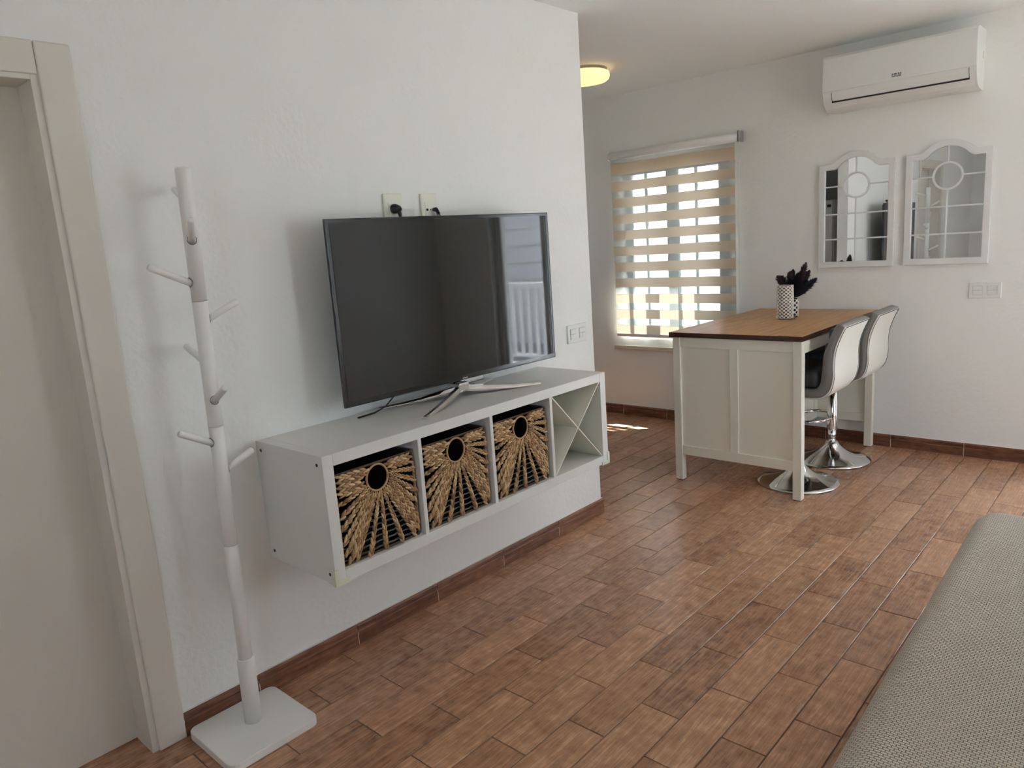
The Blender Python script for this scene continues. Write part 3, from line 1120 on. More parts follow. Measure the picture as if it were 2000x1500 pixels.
def make_basket(x0, label):
    z0 = SZ0 + TO + 0.001
    yf = -SD + 0.022
    o = Vector((x0 + BWd / 2, yf, z0))
    bk = thing('woven_basket', label, 'basket', o, 'woven baskets in the shelf unit')
    rr = random.Random(11)
    X0, X1, Z0, Z1 = x0, x0 + BWd, z0, z0 + BHt
    # inside: bottom, back, two sides
    bm = B()
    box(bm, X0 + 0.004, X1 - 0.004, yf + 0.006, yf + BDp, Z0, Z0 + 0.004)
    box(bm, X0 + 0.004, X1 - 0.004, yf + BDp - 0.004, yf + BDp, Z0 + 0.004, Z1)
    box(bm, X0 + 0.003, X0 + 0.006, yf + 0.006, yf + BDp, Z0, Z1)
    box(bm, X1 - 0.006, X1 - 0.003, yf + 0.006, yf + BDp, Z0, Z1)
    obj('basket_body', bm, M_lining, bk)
    # rim cord around the front face and along the top edges
    bm = B()
    e = 0.003
    c = [(X0 + e, yf, Z0 + e), (X1 - e, yf, Z0 + e), (X1 - e, yf, Z1 - e), (X0 + e, yf, Z1 - e)]
    for k in range(4):
        tube(bm, [c[k], c[(k + 1) % 4]], 0.0032, 8)
    for xx in (X0 + e, X1 - e):
        tube(bm, [(xx, yf, Z1 - e), (xx, yf + BDp, Z1 - e)], 0.0032, 8)
    # cord windings seen along top and bottom edges
    nwr = 62
    for k in range(nwr):
        xx = X0 + 0.006 + (BWd - 0.012) * k / (nwr - 1)
        for zc in (Z1 - e, Z0 + e):
            tube(bm, [(xx - 0.001, yf - 0.0036, zc - 0.0035), (xx + 0.001, yf - 0.0036, zc + 0.0035)], 0.0011, 5)
    obj('rim_cord', bm, M_rope, bk)
    # horizontal wires behind the braids
    bm = B()
    zz = Z0 + 0.012
    while zz < Z0 + BHt * 0.60:
        for dz in (0, 0.0035):
            pts = [(X0 + 0.004 + (BWd - 0.008) * q / 24, yf + 0.005 + 0.0012 * math.sin(q * 1.7 + dz * 900), zz + dz + 0.0012 * math.sin(q * 2.3)) for q in range(25)]
            tube(bm, pts, 0.0010, 5)
        zz += 0.0195
    obj('wire_threads', bm, M_thread, bk)
    # ring around the hand hole
    hc = Vector((X0 + BWd * 0.515, yf, Z0 + BHt * 0.828))
    r0 = 0.0425
    bm = B()
    pts = [hc + Vector((math.cos(a) * r0, -0.003, math.sin(a) * r0 * 1.03)) for a in [2 * PI * k / 40 for k in range(40)]]
    tube(bm, pts, 0.0036, 8, closed=True)
    lay = bm.verts.layers.float.new('rnd')
    for v in bm.verts:
        v[lay] = 0.62
    obj('hole_ring', bm, M_straw, bk)
    # radial braids
    U = lambda u, v: (X0 + BWd * u, Z0 + BHt * v)
    ends = [(0.03, 0.66), (0.03, 0.53), (0.03, 0.39), (0.04, 0.25), (0.06, 0.12), (0.10, 0.05), (0.165, 0.03), (0.335, 0.02), (0.53, 0.02), (0.75, 0.02), (0.93, 0.03), (0.965, 0.08), (0.97, 0.17), (0.97, 0.28), (0.97, 0.41),
            (0.97, 0.54), (0.97, 0.67), (0.97, 0.79)]
    nE = len(ends)
    for k, (u, v) in enumerate(ends):
        ang = math.radians(200 + (360 + 8 - 200) * k / (nE - 1))
        st = (hc.x + math.cos(ang) * (r0 + 0.005), hc.z + math.sin(ang) * (r0 + 0.005))
        bm = B(); lay = bm.verts.layers.float.new('rnd')
        en = U(u, v)
        L_ = math.hypot(en[0] - st[0], en[1] - st[1])
        braid(bm, lay, st, en, 0.0104, 0.0205 if L_ > 0.12 else 0.0180, rr, y=yf - 0.004 - 0.0015 * (k % 2), bow=0.002)
        obj('braid', bm, M_straw, bk)
    # horizontal braids in the two upper corners
    for (ua, ub, v, wd) in ((0.03, 0.375, 0.95, 0.0195), (0.03, 0.335, 0.89, 0.0195), (0.03, 0.33, 0.83, 0.0195), (0.03, 0.34, 0.77, 0.0185),
                            (0.97, 0.655, 0.95, 0.0195), (0.97, 0.695, 0.89, 0.0195)):
        bm = B(); lay = bm.verts.layers.float.new('rnd')
        braid(bm, lay, U(ua, v), U(ub, v), wd, wd, rr, y=yf - 0.004)
        obj('braid', bm, M_straw, bk)
    # upright edge braids
    for u, va, vb in ((0.018, 0.74, 0.08), (0.988, 0.86, 0.10)):
        bm = B(); lay = bm.verts.layers.float.new('rnd')
        braid(bm, lay, U(u, va), U(u, vb), 0.008, 0.008, rr, y=yf - 0.002)
        obj('edge_braid', bm, M_straw, bk)
    return bk


b1 = make_basket(cellx[0] + 0.004, 'woven straw basket in the first cell, nearest the coat rack')
for i, lb in ((1, 'woven straw basket in the middle of the three'), (2, 'woven straw basket beside the empty crossed cell')):
    b2 = copy_tree(b1)
    b2.location = b1.location + Vector((cellx[i] - cellx[0], 0, 0))
    b2['label'] = lb

# ------------------------------------------------------------------ television
TVX, TVY, TVZ, TVW, TVH, YAW = -1.6465, -0.1345, 0.955, 1.133, 0.641, -0.021
tv = thing('television', 'large black flat television on a chrome four-legged stand', 'television', (TVX, TVY, TVZ))
tb = 0.011
bm = B(); box(bm, TVX, TVX + TVW, TVY + 0.001, TVY + 0.012, TVZ, TVZ + TVH)
bezel = obj('bezel', bm, M_bezel, tv, bevel=0.0015)
bm = B(); box(bm, TVX + tb, TVX + TVW - tb, TVY - 0.0002, TVY + 0.0015, TVZ + tb + 0.006, TVZ + TVH - tb)
obj('screen', bm, M_screen, tv)
bm = B()
e = 0.003
o_ = [(TVX - e, TVZ - e), (TVX + TVW + e, TVZ - e), (TVX + TVW + e, TVZ + TVH + e), (TVX - e, TVZ + TVH + e)]
i_ = [(TVX, TVZ), (TVX + TVW, TVZ), (TVX + TVW, TVZ + TVH), (TVX, TVZ + TVH)]
strip_ring(bm, o_, i_, 1, TVY + 0.001, TVY + 0.012)
obj('edge_trim', bm, mat('dark metal trim', (0.04, 0.04, 0.042), 0.25, metal=0.6), tv)
bm = B()
extrude_poly(bm, [(TVX + 0.01, TVZ + 0.01), (TVX + TVW - 0.01, TVZ + 0.01), (TVX + TVW - 0.01, TVZ + TVH - 0.01), (TVX + 0.01, TVZ + TVH - 0.01)], 1, TVY + 0.012, TVY + 0.024)
box(bm, TVX + 0.18, TVX + TVW - 0.18, TVY + 0.024, TVY + 0.05, TVZ + 0.04, TVZ + 0.42)
obj('back_cover', bm, M_black, tv, bevel=0.004)
bm = B(); box(bm, TVX + TVW / 2 - 0.014, TVX + TVW / 2 + 0.014, TVY - 0.002, TVY + 0.001, TVZ + 0.002, TVZ + 0.0065)
obj('maker_plate', bm, M_chrome, tv)
# stand
hub = Vector((-1.115, -0.150, 0.925))
tips = [Vector((-1.455, -0.315, SZ1)), Vector((-0.788, -0.292, SZ1)), Vector((-1.425, -0.018, SZ1)), Vector((-0.80, -0.02, SZ1))]


def leg_bm(tip):
    bm = B()
    d = tip - hub
    hd = Vector((d.x, d.y, 0)).normalized()
    s = Vector((-hd.y, hd.x, 0))
    secs = []
    for t in (0.0, 0.12, 0.35, 0.65, 0.9, 1.0):
        p = hub + d * t
        zc = hub.z + (tip.z - hub.z) * (t ** 0.8)
        wd = 0.040 * (1 - t) + 0.021 * t
        hh = 0.024 * (1 - t) + 0.010 * t
        zb = max(SZ1 + 0.0003, zc - hh * 0.5 if t < 1 else SZ1 + 0.0003)
        ztop = zb + hh
        c = Vector((p.x, p.y, 0))
        secs.append([bm.verts.new(Vector((0, 0, z)) + c + s * (w_ * wd / 2)) for w_, z in ((-1, zb), (1, zb), (0.95, zb + hh * 0.5), (0.45, ztop), (-0.45, ztop), (-0.95, zb + hh * 0.5))])
    for a, b_ in zip(secs, secs[1:]):
        for k in range(6):
            bm.faces.new((a[k], a[(k + 1) % 6], b_[(k + 1) % 6], b_[k]))
    bm.faces.new(secs[0][::-1]); bm.faces.new(secs[-1])
    return bm


for tp in tips:
    obj('stand_leg', leg_bm(tp), M_chrome, tv, bevel=0.0015, seg=2)
bm = B(); box(bm, hub.x - 0.028, hub.x + 0.028, hub.y - 0.028, hub.y + 0.045, 0.915, 0.948)
obj('stand_hub', bm, M_chrome, tv, bevel=0.006, seg=3)
bm = B(); box(bm, hub.x - 0.02, hub.x + 0.17, hub.y + 0.03, hub.y + 0.055, 0.925, 0.956)
obj('stand_neck', bm, mat('neck metal', (0.42, 0.42, 0.40), 0.2, metal=1.0), tv, bevel=0.005)
tv.rotation_euler = (0, 0, YAW)
# keep the hand-measured stand where it stands while the set itself is turned
for ch in tv.children:
    if ch.name.startswith('stand'):
        ch.rotation_euler = (0, 0, -YAW)

bm = B()
tube(bm, [(-1.30, -0.065, 1.0), (-1.36, -0.055, 0.945), (-1.42, -0.06, 0.905), (-1.48, -0.065, 0.8925), (-1.56, -0.072, 0.8922)], 0.003, 8)
obj('power_cable', bm, M_black, label='thin black cable on the shelf top behind the television', cat='cable', origin=(-1.56, -0.072, SZ1))

# ------------------------------------------------------------------ sockets and plugs
def socket_plate(x0, x1, z0, z1, label, kind_):
    s = thing('wall_socket', label, 'socket', ((x0 + x1) / 2, 0, (z0 + z1) / 2), 'sockets above the television')
    bm = B(); box(bm, x0, x1, -0.011, 0.0, z0, z1)
    obj('cover_plate', bm, M_ivory, s, bevel=0.003, seg=3)
    cx, cz = (x0 + x1) / 2, (z0 + z1) / 2
    bm = B(); box(bm, cx - 0.026, cx + 0.026, -0.0135, -0.011, cz - 0.026, cz + 0.030)
    obj('insert', bm, M_ivory, s, bevel=0.001)
    if kind_ == 'power':
        bm = B(); lathe_pts = [Vector((cx, -0.0137, cz)) + Vector((math.cos(2 * PI * k / 24) * 0.020, 0, math.sin(2 * PI * k / 24) * 0.020)) for k in range(24)]
        tube(bm, lathe_pts, 0.0012, 6, closed=True)
        obj('socket_rim', bm, M_plastic, s)
        bm = B(); tube(bm, [(cx, -0.0136, cz + 0.020), (cx, -0.014, cz + 0.020)], 0.0025, 8)
        obj('earth_slot', bm, M_dark, s)
    else:
        for xx, rr_ in ((cx - 0.017, 0.0048), (cx, 0.0022), (cx + 0.017, 0.0048)):
            bm = B(); tube(bm, [(xx, -0.0134, cz), (xx, -0.0165, cz)], rr_, 14)
            obj('aerial_port', bm, M_dark if rr_ > 0.003 else M_steel, s)
    return s


socket_plate(-1.2945, -1.2065, 1.568, 1.6925, 'ivory wall socket with a round black plug, further from the corner', 'power')
socket_plate(-1.1095, -1.026, 1.568, 1.6925, 'ivory aerial socket with small black connector, nearer the wall corner', 'aerial')
pl = thing('power_plug', 'round black plug and lead in the socket above the television', 'plug', (-1.252, -0.014, 1.636))
bm = B(); tube(bm, [(-1.252, -0.014, 1.636), (-1.252, -0.020, 1.636), (-1.252, -0.040, 1.632), (-1.251, -0.046, 1.628)], [0.0185, 0.0185, 0.015, 0.010], 20)
obj('plug_body', bm, M_black, pl)
bm = B(); tube(bm, [(-1.251, -0.036, 1.632), (-1.246, -0.038, 1.615), (-1.243, -0.036, 1.60), (-1.242, -0.034, 1.56), (-1.243, -0.034, 1.45), (-1.24, -0.04, 1.35)], [0.009, 0.0075, 0.004, 0.003, 0.003, 0.003], 10)
obj('lead', bm, M_black, pl)
pl = thing('aerial_plug', 'small black angled aerial connector with thin grey wires above the television', 'plug', (-1.051, -0.0165, 1.6303))
bm = B(); tube(bm, [(-1.051, -0.016, 1.6303), (-1.051, -0.032, 1.6303)], 0.0075, 12)
tube(bm, [(-1.053, -0.029, 1.632), (-1.045, -0.030, 1.622), (-1.038, -0.031, 1.612)], [0.0075, 0.007, 0.005], 12)
obj('connector', bm, M_black, pl)
for dx in (0.0, -0.012):
    bm = B(); tube(bm, [(-1.040 + dx, -0.031, 1.614), (-1.030 + dx, -0.032, 1.60), (-1.022 + dx, -0.033, 1.575), (-1.02 + dx, -0.036, 1.45)], 0.0021, 8)
    obj('wire', bm, mat('grey wire', (0.12, 0.12, 0.11), 0.5), pl)


def switch_panel(axis, a0, a1, z0, z1, face, label, split):
    org = (((a0 + a1) / 2, face, (z0 + z1) / 2) if axis == 0 else (face, (a0 + a1) / 2, (z0 + z1) / 2))
    s = thing('switch_panel', label, 'switch', org)

    def bx(bm, a, b_, d0, d1, za, zb):
        if axis == 0:
            box(bm, a, b_, face - d1, face - d0, za, zb)
        else:
            box(bm, face - d1, face - d0, a, b_, za, zb)
    bm = B(); bx(bm, a0, a1, 0.0, 0.010, z0, z1)
    obj('cover_plate', bm, M_plastic, s, bevel=0.0025, seg=2)
    wd = (a1 - a0)
    for q in (0, 1):
        c = a0 + wd * (0.27 + 0.46 * q)
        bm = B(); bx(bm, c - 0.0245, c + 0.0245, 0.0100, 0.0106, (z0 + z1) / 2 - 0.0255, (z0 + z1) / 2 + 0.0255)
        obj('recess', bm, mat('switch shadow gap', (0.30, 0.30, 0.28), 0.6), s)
        zc = (z0 + z1) / 2
        if split and q == (0 if axis == 1 else 1):
            parts = ((c - 0.0238, c - 0.0006, zc - 0.0248, zc - 0.0006), (c + 0.0006, c + 0.0238, zc - 0.0248, zc - 0.0006), (c - 0.0238, c + 0.0238, zc + 0.0006, zc + 0.0248))
        else:
            parts = ((c - 0.0238, c + 0.0238, zc - 0.0248, zc - 0.0006), (c - 0.0238, c + 0.0238, zc + 0.0006, zc + 0.0248))
        for a, b_, za, zb in parts:
            bm = B(); bx(bm, a, b_, 0.0106, 0.0145, za, zb)
            obj('rocker', bm, M_plastic, s, bevel=0.0012)
    return s


switch_panel(0, -0.2215, -0.0655, 0.961, 1.053, 0.0, 'white double switch panel on the wall right of the television', True)
switch_panel(1, -1.486, -1.325, 0.971, 1.062, D, 'white double switch panel below the mirrors', False)

# ------------------------------------------------------------------ coat rack
RB = Vector((-2.141, -0.155, 0.0))
PB = Vector((-2.141, -0.145, 0.026)); PT = Vector((-2.105, -0.145, 1.752))
rack = thing('coat_rack', 'white wooden coat rack with angled pegs on a square base', 'coat rack', (PB.x, PB.y, 0))


def rounded_rect(x0, x1, y0, y1, r, n=6):
    pts = []
    for cx, cy, a0 in ((x1 - r, y1 - r, 0), (x0 + r, y1 - r, 90), (x0 + r, y0 + r, 180), (x1 - r, y0 + r, 270)):
        for k in range(n + 1):
            a = math.radians(a0 + 90 * k / n)
            pts.append((cx + r * math.cos(a), cy + r * math.sin(a)))
    return pts


bm = B(); extrude_poly(bm, rounded_rect(-2.2995, -1.9985, -0.3065, -0.0165, 0.028), 2, 0.0005, 0.0275)
obj('base_plate', bm, M_rack, rack, bevel=0.003, seg=3)


def on_pole(z):
    return PB + (PT - PB) * ((z - PB.z) / (PT.z - PB.z))


zj = [0.244, 0.626, 1.001, 1.375, 1.752]
bm = B()
p0, p1 = on_pole(0.026), on_pole(0.247)
tube(bm, [p0, p1 - Vector((0, 0, 0.004)), p1], [0.0268, 0.0268, 0.0245], 28)
obj('sleeve', bm, M_rack, rack)
for a, b_ in zip(zj, zj[1:]):
    bm = B()
    pa, pb = on_pole(a + 0.0005), on_pole(b_ - 0.0005)
    if b_ == zj[-1]:
        tube(bm, [pa, pb - Vector((0, 0, 0.006)), pb - Vector((0, 0, 0.002)), pb], [0.0215, 0.0215, 0.0200, 0.0165], 28)
    else:
        e = Vector((0, 0, 0.0012))
        tube(bm, [pa, pa + e, pb - e, pb], [0.0203, 0.0215, 0.0215, 0.0203], 28)
    obj('pole_section', bm, M_rack, rack)
for z, az, el, L_ in ((1.658, 79, 20, 0.13), (1.537, -112, 30, 0.13), (1.42, 178, 26, 0.145), (1.313, 1, 23, 0.13),
                      (1.189, 92, 23, 0.13), (1.072, -95, 27, 0.13), (0.944, -177, 29, 0.13), (0.854, 12, 18, 0.13)):
    p = on_pole(z)
    a, e = math.radians(az), math.radians(el)
    d = Vector((math.cos(e) * math.cos(a), math.cos(e) * math.sin(a), math.sin(e)))
    bm = B(); rod(bm, p, p + d * L_, 0.0102, 16, dome=1)
    pg = obj('peg', bm, M_rack, rack)
    hd = Vector((math.cos(a), math.sin(a), 0))
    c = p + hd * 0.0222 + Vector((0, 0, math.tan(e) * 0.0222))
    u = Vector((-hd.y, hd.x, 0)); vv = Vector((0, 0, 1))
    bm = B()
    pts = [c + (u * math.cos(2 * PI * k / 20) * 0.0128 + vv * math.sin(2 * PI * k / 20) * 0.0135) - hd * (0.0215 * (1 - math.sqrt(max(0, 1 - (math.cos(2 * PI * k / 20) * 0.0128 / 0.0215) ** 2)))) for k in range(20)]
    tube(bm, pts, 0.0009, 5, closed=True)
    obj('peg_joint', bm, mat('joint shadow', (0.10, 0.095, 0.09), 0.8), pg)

# ------------------------------------------------------------------ kitchen island
IX0, IX1, IY0, IY1, IZ = 0.683, 1.936, -0.8285, -0.046, 0.900
isl = thing('kitchen_island', 'cream kitchen island with a brown wooden worktop', 'island', ((IX0 + IX1) / 2, (IY0 + IY1) / 2, 0))
bm = B()
for f in box(bm, IX0, IX1, IY0, IY1, IZ - 0.028, IZ):
    f.material_index = 1
for f in bm.faces:
    f.normal_update()
    if f.normal.z > 0.9:
        f.material_index = 0
obj('worktop', bm, [M_oak, M_oak_d], isl, bevel=0.002)
LG = 0.046
lx = (IX0 + 0.007, IX1 - 0.007 - LG)
ly = (IY0 + 0.006, IY1 - 0.020 - LG)
for x in lx:
    for y in ly:
        bm = B(); box(bm, x, x + LG, y, y + LG, 0.004, IZ - 0.028)
        lg = obj('leg', bm, M_cream, isl, bevel=0.002)
        bm = B(); box(bm, x + 0.002, x + LG - 0.002, y + 0.002, y + LG - 0.002, 0.0, 0.004)
        obj('foot_pad', bm, M_black, lg)
ZB = 0.162
for x, o1 in ((lx[0], -1), (lx[1], 1)):
    ya, yb = ly[0] + LG, ly[1]
    xf = x + 0.006 if o1 < 0 else x + LG - 0.006 - 0.018
    bm = B(); box(bm, xf, xf + 0.018, ya, yb, IZ - 0.028 - 0.058, IZ - 0.028)
    obj('top_rail', bm, M_cream, isl, bevel=0.0012)
    bm = B(); box(bm, xf, xf + 0.018, ya, yb, ZB, ZB + 0.056)
    obj('bottom_rail', bm, M_cream, isl, bevel=0.0012)
    bm = B(); box(bm, xf, xf + 0.018, -0.4665, -0.418, ZB + 0.056, IZ - 0.086)
    obj('stile', bm, M_cream, isl, bevel=0.0012)
    for pa, pb in ((ya, -0.4665), (-0.418, yb)):
        bm = B(); box(bm, (xf + 0.009) if o1 < 0 else (xf + 0.004), (xf + 0.014) if o1 < 0 else (xf + 0.009), pa, pb, ZB + 0.056, IZ - 0.086)
        obj('end_panel', bm, M_cream, isl)
bm = B(); box(bm, lx[0] + LG, lx[1], ly[0] + 0.008, ly[0] + 0.026, IZ - 0.028 - 0.07, IZ - 0.028)
obj('apron', bm, M_cream, isl, bevel=0.001)
bm = B()
box(bm, lx[0] + 0.03, lx[1] + 0.015, -0.462, -0.446, ZB, IZ - 0.028)
obj('knee_panel', bm, M_cream, isl)
for xa in (lx[0] + 0.03, (lx[0] + lx[1]) / 2, lx[1] - 0.032):
    bm = B(); box(bm, xa, xa + 0.046, -0.468, -0.462, ZB + 0.056, IZ - 0.03)
    obj('knee_stile', bm, M_cream, isl)
bm = B(); box(bm, lx[0] + 0.03, lx[1] + 0.015, -0.468, -0.462, ZB, ZB + 0.056)
obj('knee_rail', bm, M_cream, isl)
bm = B(); box(bm, lx[0] + 0.03, lx[1] + 0.015, -0.446, ly[1] + 0.02, ZB, ZB + 0.018)
box(bm, lx[0] + 0.03, lx[1] + 0.015, -0.446, ly[1] + 0.02, 0.50, 0.518)
obj('inner_shelves', bm, M_cream, isl)
# the worktop as boards
# ------------------------------------------------------------------ bar stools
def cat_pts(pts, n=6):
    out = []
    for i in range(len(pts) - 1):
        p0 = Vector(pts[max(i - 1, 0)]); p1 = Vector(pts[i]); p2 = Vector(pts[i + 1]); p3 = Vector(pts[min(i + 2, len(pts) - 1)])
        for k in range(n):
            t = k / n
            out.append(0.5 * ((2 * p1) + (-p0 + p2) * t + (2 * p0 - 5 * p1 + 4 * p2 - p3) * t * t + (-p0 + 3 * p1 - 3 * p2 + p3) * t ** 3))
    out.append(Vector(pts[-1]))
    return out


outer_c = [(-.313, .941), (-.286, .884), (-.262, .809), (-.256, .733), (-.257, .676), (-.247, .618), (-.228, .582), (-.195, .557), (-.14, .549), (-.05, .549), (.06, .553), (.15, .563)]
inner_c = [(-.271, .955), (-.240, .901), (-.222, .840), (-.205, .798), (-.200, .741), (-.195, .69), (-.187, .635), (-.165, .606), (-.11, .598), (-.03, .596), (.06, .598), (.15, .60)]
OC = cat_pts(outer_c); IC = cat_pts(inner_c)


def stool(xc, yc, label):
    st = thing('bar_stool', label, 'stool', (xc, yc, 0), 'bar stools at the island')
    hw = 0.200

    def tr(x, p, off=0.0, nrm=None):
        return Vector((xc + x, yc + p[0], p[1]))
    # shell: thick ribbon with slightly rounded long edges
    bm = B()
    cols = []
    for sx, ins in ((-hw, 0.010), (-hw + 0.006, 0.003), (-hw + 0.016, 0.0), (hw - 0.016, 0.0), (hw - 0.006, 0.003), (hw, 0.010)):
        ring = []
        for i in range(len(OC)):
            o2, i2 = OC[i], IC[i]
            d = (i2 - o2).normalized()
            ring.append((o2 + d * ins, i2 - d * ins))
        loop = [bm.verts.new(tr(sx, q[0])) for q in ring] + [bm.verts.new(tr(sx, q[1])) for q in reversed(ring)]
        cols.append(loop)
    for a, b_ in zip(cols, cols[1:]):
        n = len(a)
        for k in range(n):
            f = bm.faces.new((a[k], a[(k + 1) % n], b_[(k + 1) % n], b_[k])); f.smooth = True
    for lp in (cols[0], cols[-1]):
        N = len(OC)
        for k in range(N - 1):
            f = bm.faces.new((lp[k], lp[k + 1], lp[2 * N - 2 - k], lp[2 * N - 1 - k])); f.smooth = True
    obj('shell', bm, M_leather_g, st)
    # outer back panel, slightly proud
    bm = B()
    nx = 10
    N = len(OC) - 18
    grid = []
    for ix in range(nx + 1):
        x = -hw + 0.012 + (2 * hw - 0.024) * ix / nx
        e = 1 - abs(2 * ix / nx - 1) ** 6
        row = []
        for i in range(1, N):
            p = OC[i]
            tg = (OC[i + 1] - OC[i - 1]).normalized()
            nr = Vector((-tg.y, tg.x)) if False else Vector((tg.y, -tg.x))
            if (IC[i] - OC[i]).dot(nr) > 0:
                nr = -nr
            row.append(bm.verts.new(tr(x, p + nr * (0.0025 + 0.006 * e * min(1, i / 4)))))
        grid.append(row)
    for a, b_ in zip(grid, grid[1:]):
        for k in range(len(a) - 1):
            f = bm.faces.new((a[k], a[k + 1], b_[k + 1], b_[k])); f.smooth = True
    obj('back_panel', bm, M_leather_w, st)
    # piping: pale and dark cord along the panel edge
    for off, r, mt, nm in ((0.0025, 0.0042, M_leather_w, 'piping'), (0.0015, 0.0028, M_leather_d, 'seam_cord')):
        xx = hw - (0.004 if nm == 'piping' else 0.0125)
        lift = 0.0 if nm == 'piping' else 0.003
        pts = []
        idx = list(range(2, N + 6))
        for i in reversed(idx):
            p = OC[i]; d = (OC[i] - IC[i]).normalized()
            pts.append(tr(-xx, p + d * lift))
        top = OC[1] + (OC[1] - IC[1]).normalized() * lift
        pts.append(tr(-xx + 0.006, top)); 
        for q in range(1, 8):
            pts.append(tr(-xx + 0.006 + (2 * xx - 0.012) * q / 8, top))
        pts.append(tr(xx - 0.006, top))
        for i in idx:
            p = OC[i]; d = (OC[i] - IC[i]).normalized()
            pts.append(tr(xx, p + d * lift))
        bm = B(); tube(bm, pts, r, 8)
        obj(nm, bm, mt, st)
    # inner cushions
    bm = B()
    for za, zb in ((0.70, 0.775), (0.78, 0.85), (0.855, 0.925)):
        for q in range(3):
            xa = xc - hw + 0.014 + q * (2 * hw - 0.028) / 3
            xb = xa + (2 * hw - 0.028) / 3 - 0.002
            yi = yc - 0.205 - (0.0 if za < 0.77 else 0.012 if za < 0.85 else 0.03)
            box(bm, xa + 0.004, xb - 0.004, yi - 0.02, yi + 0.012, za, zb)
    obj('back_cushion', bm, M_leather_d, st, bevel=0.016, seg=4, smooth=True)
    bm = B()
    box(bm, xc - hw + 0.006, xc + hw - 0.006, yc - 0.185, yc + 0.155, 0.598, 0.70)
    obj('seat_cushion', bm, M_leather_d, st, bevel=0.032, seg=5, smooth=True)
    # metalwork
    bm = B()
    lathe(bm, [(0.0, 0.012), (0.225, 0.003), (0.2265, 0.006), (0.2255, 0.0095), (0.20, 0.0165), (0.16, 0.028), (0.12, 0.043), (0.085, 0.062),
               (0.058, 0.084), (0.041, 0.104), (0.034, 0.118), (0.0, 0.118)], xc, yc, 64, cap=False)
    obj('base', bm, M_chrome, st)
    bm = B(); lathe(bm, [(0.0, 0.116), (0.0235, 0.116), (0.0235, 0.20), (0.0, 0.20)], xc, yc, 28, cap=False)
    obj('column', bm, M_chrome, st)
    bm = B(); lathe(bm, [(0.0, 0.195), (0.0295, 0.195), (0.0305, 0.20), (0.0305, 0.54), (0.0, 0.54)], xc, yc, 32, cap=False)
    obj('column_sleeve', bm, M_chrome, st)
    bm = B(); box(bm, xc - 0.08, xc + 0.08, yc - 0.08, yc + 0.08, 0.535, 0.549)
    obj('seat_plate', bm, M_black, st, bevel=0.003)
    bm = B(); tube(bm, [(xc - 0.02, yc + 0.03, 0.54), (xc - 0.08, yc + 0.07, 0.535), (xc - 0.16, yc + 0.10, 0.525), (xc - 0.20, yc + 0.115, 0.515)], 0.005, 8)
    obj('lever', bm, M_black, st)
    bm = B()
    pts = [(xc - 0.028, yc + 0.0, 0.27), (xc - 0.10, yc + 0.02, 0.27), (xc - 0.145, yc + 0.06, 0.268)]
    for k in range(9):
        a = PI - PI * k / 8
        pts.append((xc + 0.165 * math.cos(a), yc + 0.10 + 0.13 * math.sin(a), 0.266))
    pts += [(xc + 0.145, yc + 0.06, 0.268), (xc + 0.10, yc + 0.02, 0.27), (xc + 0.028, yc + 0.0, 0.27)]
    tube(bm, pts, 0.0095, 12)
    obj('footrest', bm, M_chrome, st)
    return st


s1 = stool(1.000, -0.687, 'cream and grey leatherette bar stool nearer the shelf, first of two at the island')
s2 = copy_tree(s1)
s2.location = Vector((1.514, -0.700, 0))
s2['label'] = 'cream and grey leatherette bar stool nearer the mirrors, under the switch panel'

# ------------------------------------------------------------------ vases and dried plumes
def lattice_vase(cx, cy, r, h, nseg, rows, th, label, inner):
    v = thing('lattice_vase', label, 'vase', (cx, cy, IZ))
    bm = B()
    rings = []
    for j in range(rows + 1):
        z = IZ + 0.003 + (h - 0.006) * j / rows
        bulge = 1 + 0.05 * math.sin(PI * j / rows) + (0.05 if j % 2 else 0)
        rings.append([bm.verts.new((cx + r * bulge * math.cos(2 * PI * (k + 0.5 * (j % 2)) / nseg), cy + r * bulge * math.sin(2 * PI * (k + 0.5 * (j % 2)) / nseg), z)) for k in range(nseg)])
    for j in range(rows - 1):
        a, b_, c = rings[j], rings[j + 1], rings[j + 2]
        for k in range(nseg):
            if j % 2 == 0:
                bm.faces.new((a[k], b_[k], c[k], b_[(k - 1) % nseg]))
            else:
                bm.faces.new((a[k], b_[(k + 1) % nseg], c[k], b_[k]))
    o = obj('lattice', bm, mat('glazed white ceramic', (0.80, 0.77, 0.72), 0.35), v)
    md = o.modifiers.new('wire', 'WIREFRAME'); md.thickness = th; md.use_even_offset = False; md.use_replace = True
    md2 = o.modifiers.new('sub', 'SUBSURF'); md2.levels = 1; md2.render_levels = 1
    bm = B()
    lathe(bm, [(0.0, IZ + 0.001), (r * 0.86, IZ + 0.001), (r * 0.88, IZ + h * 0.97), (r * 0.84, IZ + h * 0.97), (r * 0.80, IZ + 0.01), (0.0, IZ + 0.01)], cx, cy, 24, cap=False)
    obj('liner', bm, inner, v)
    return v


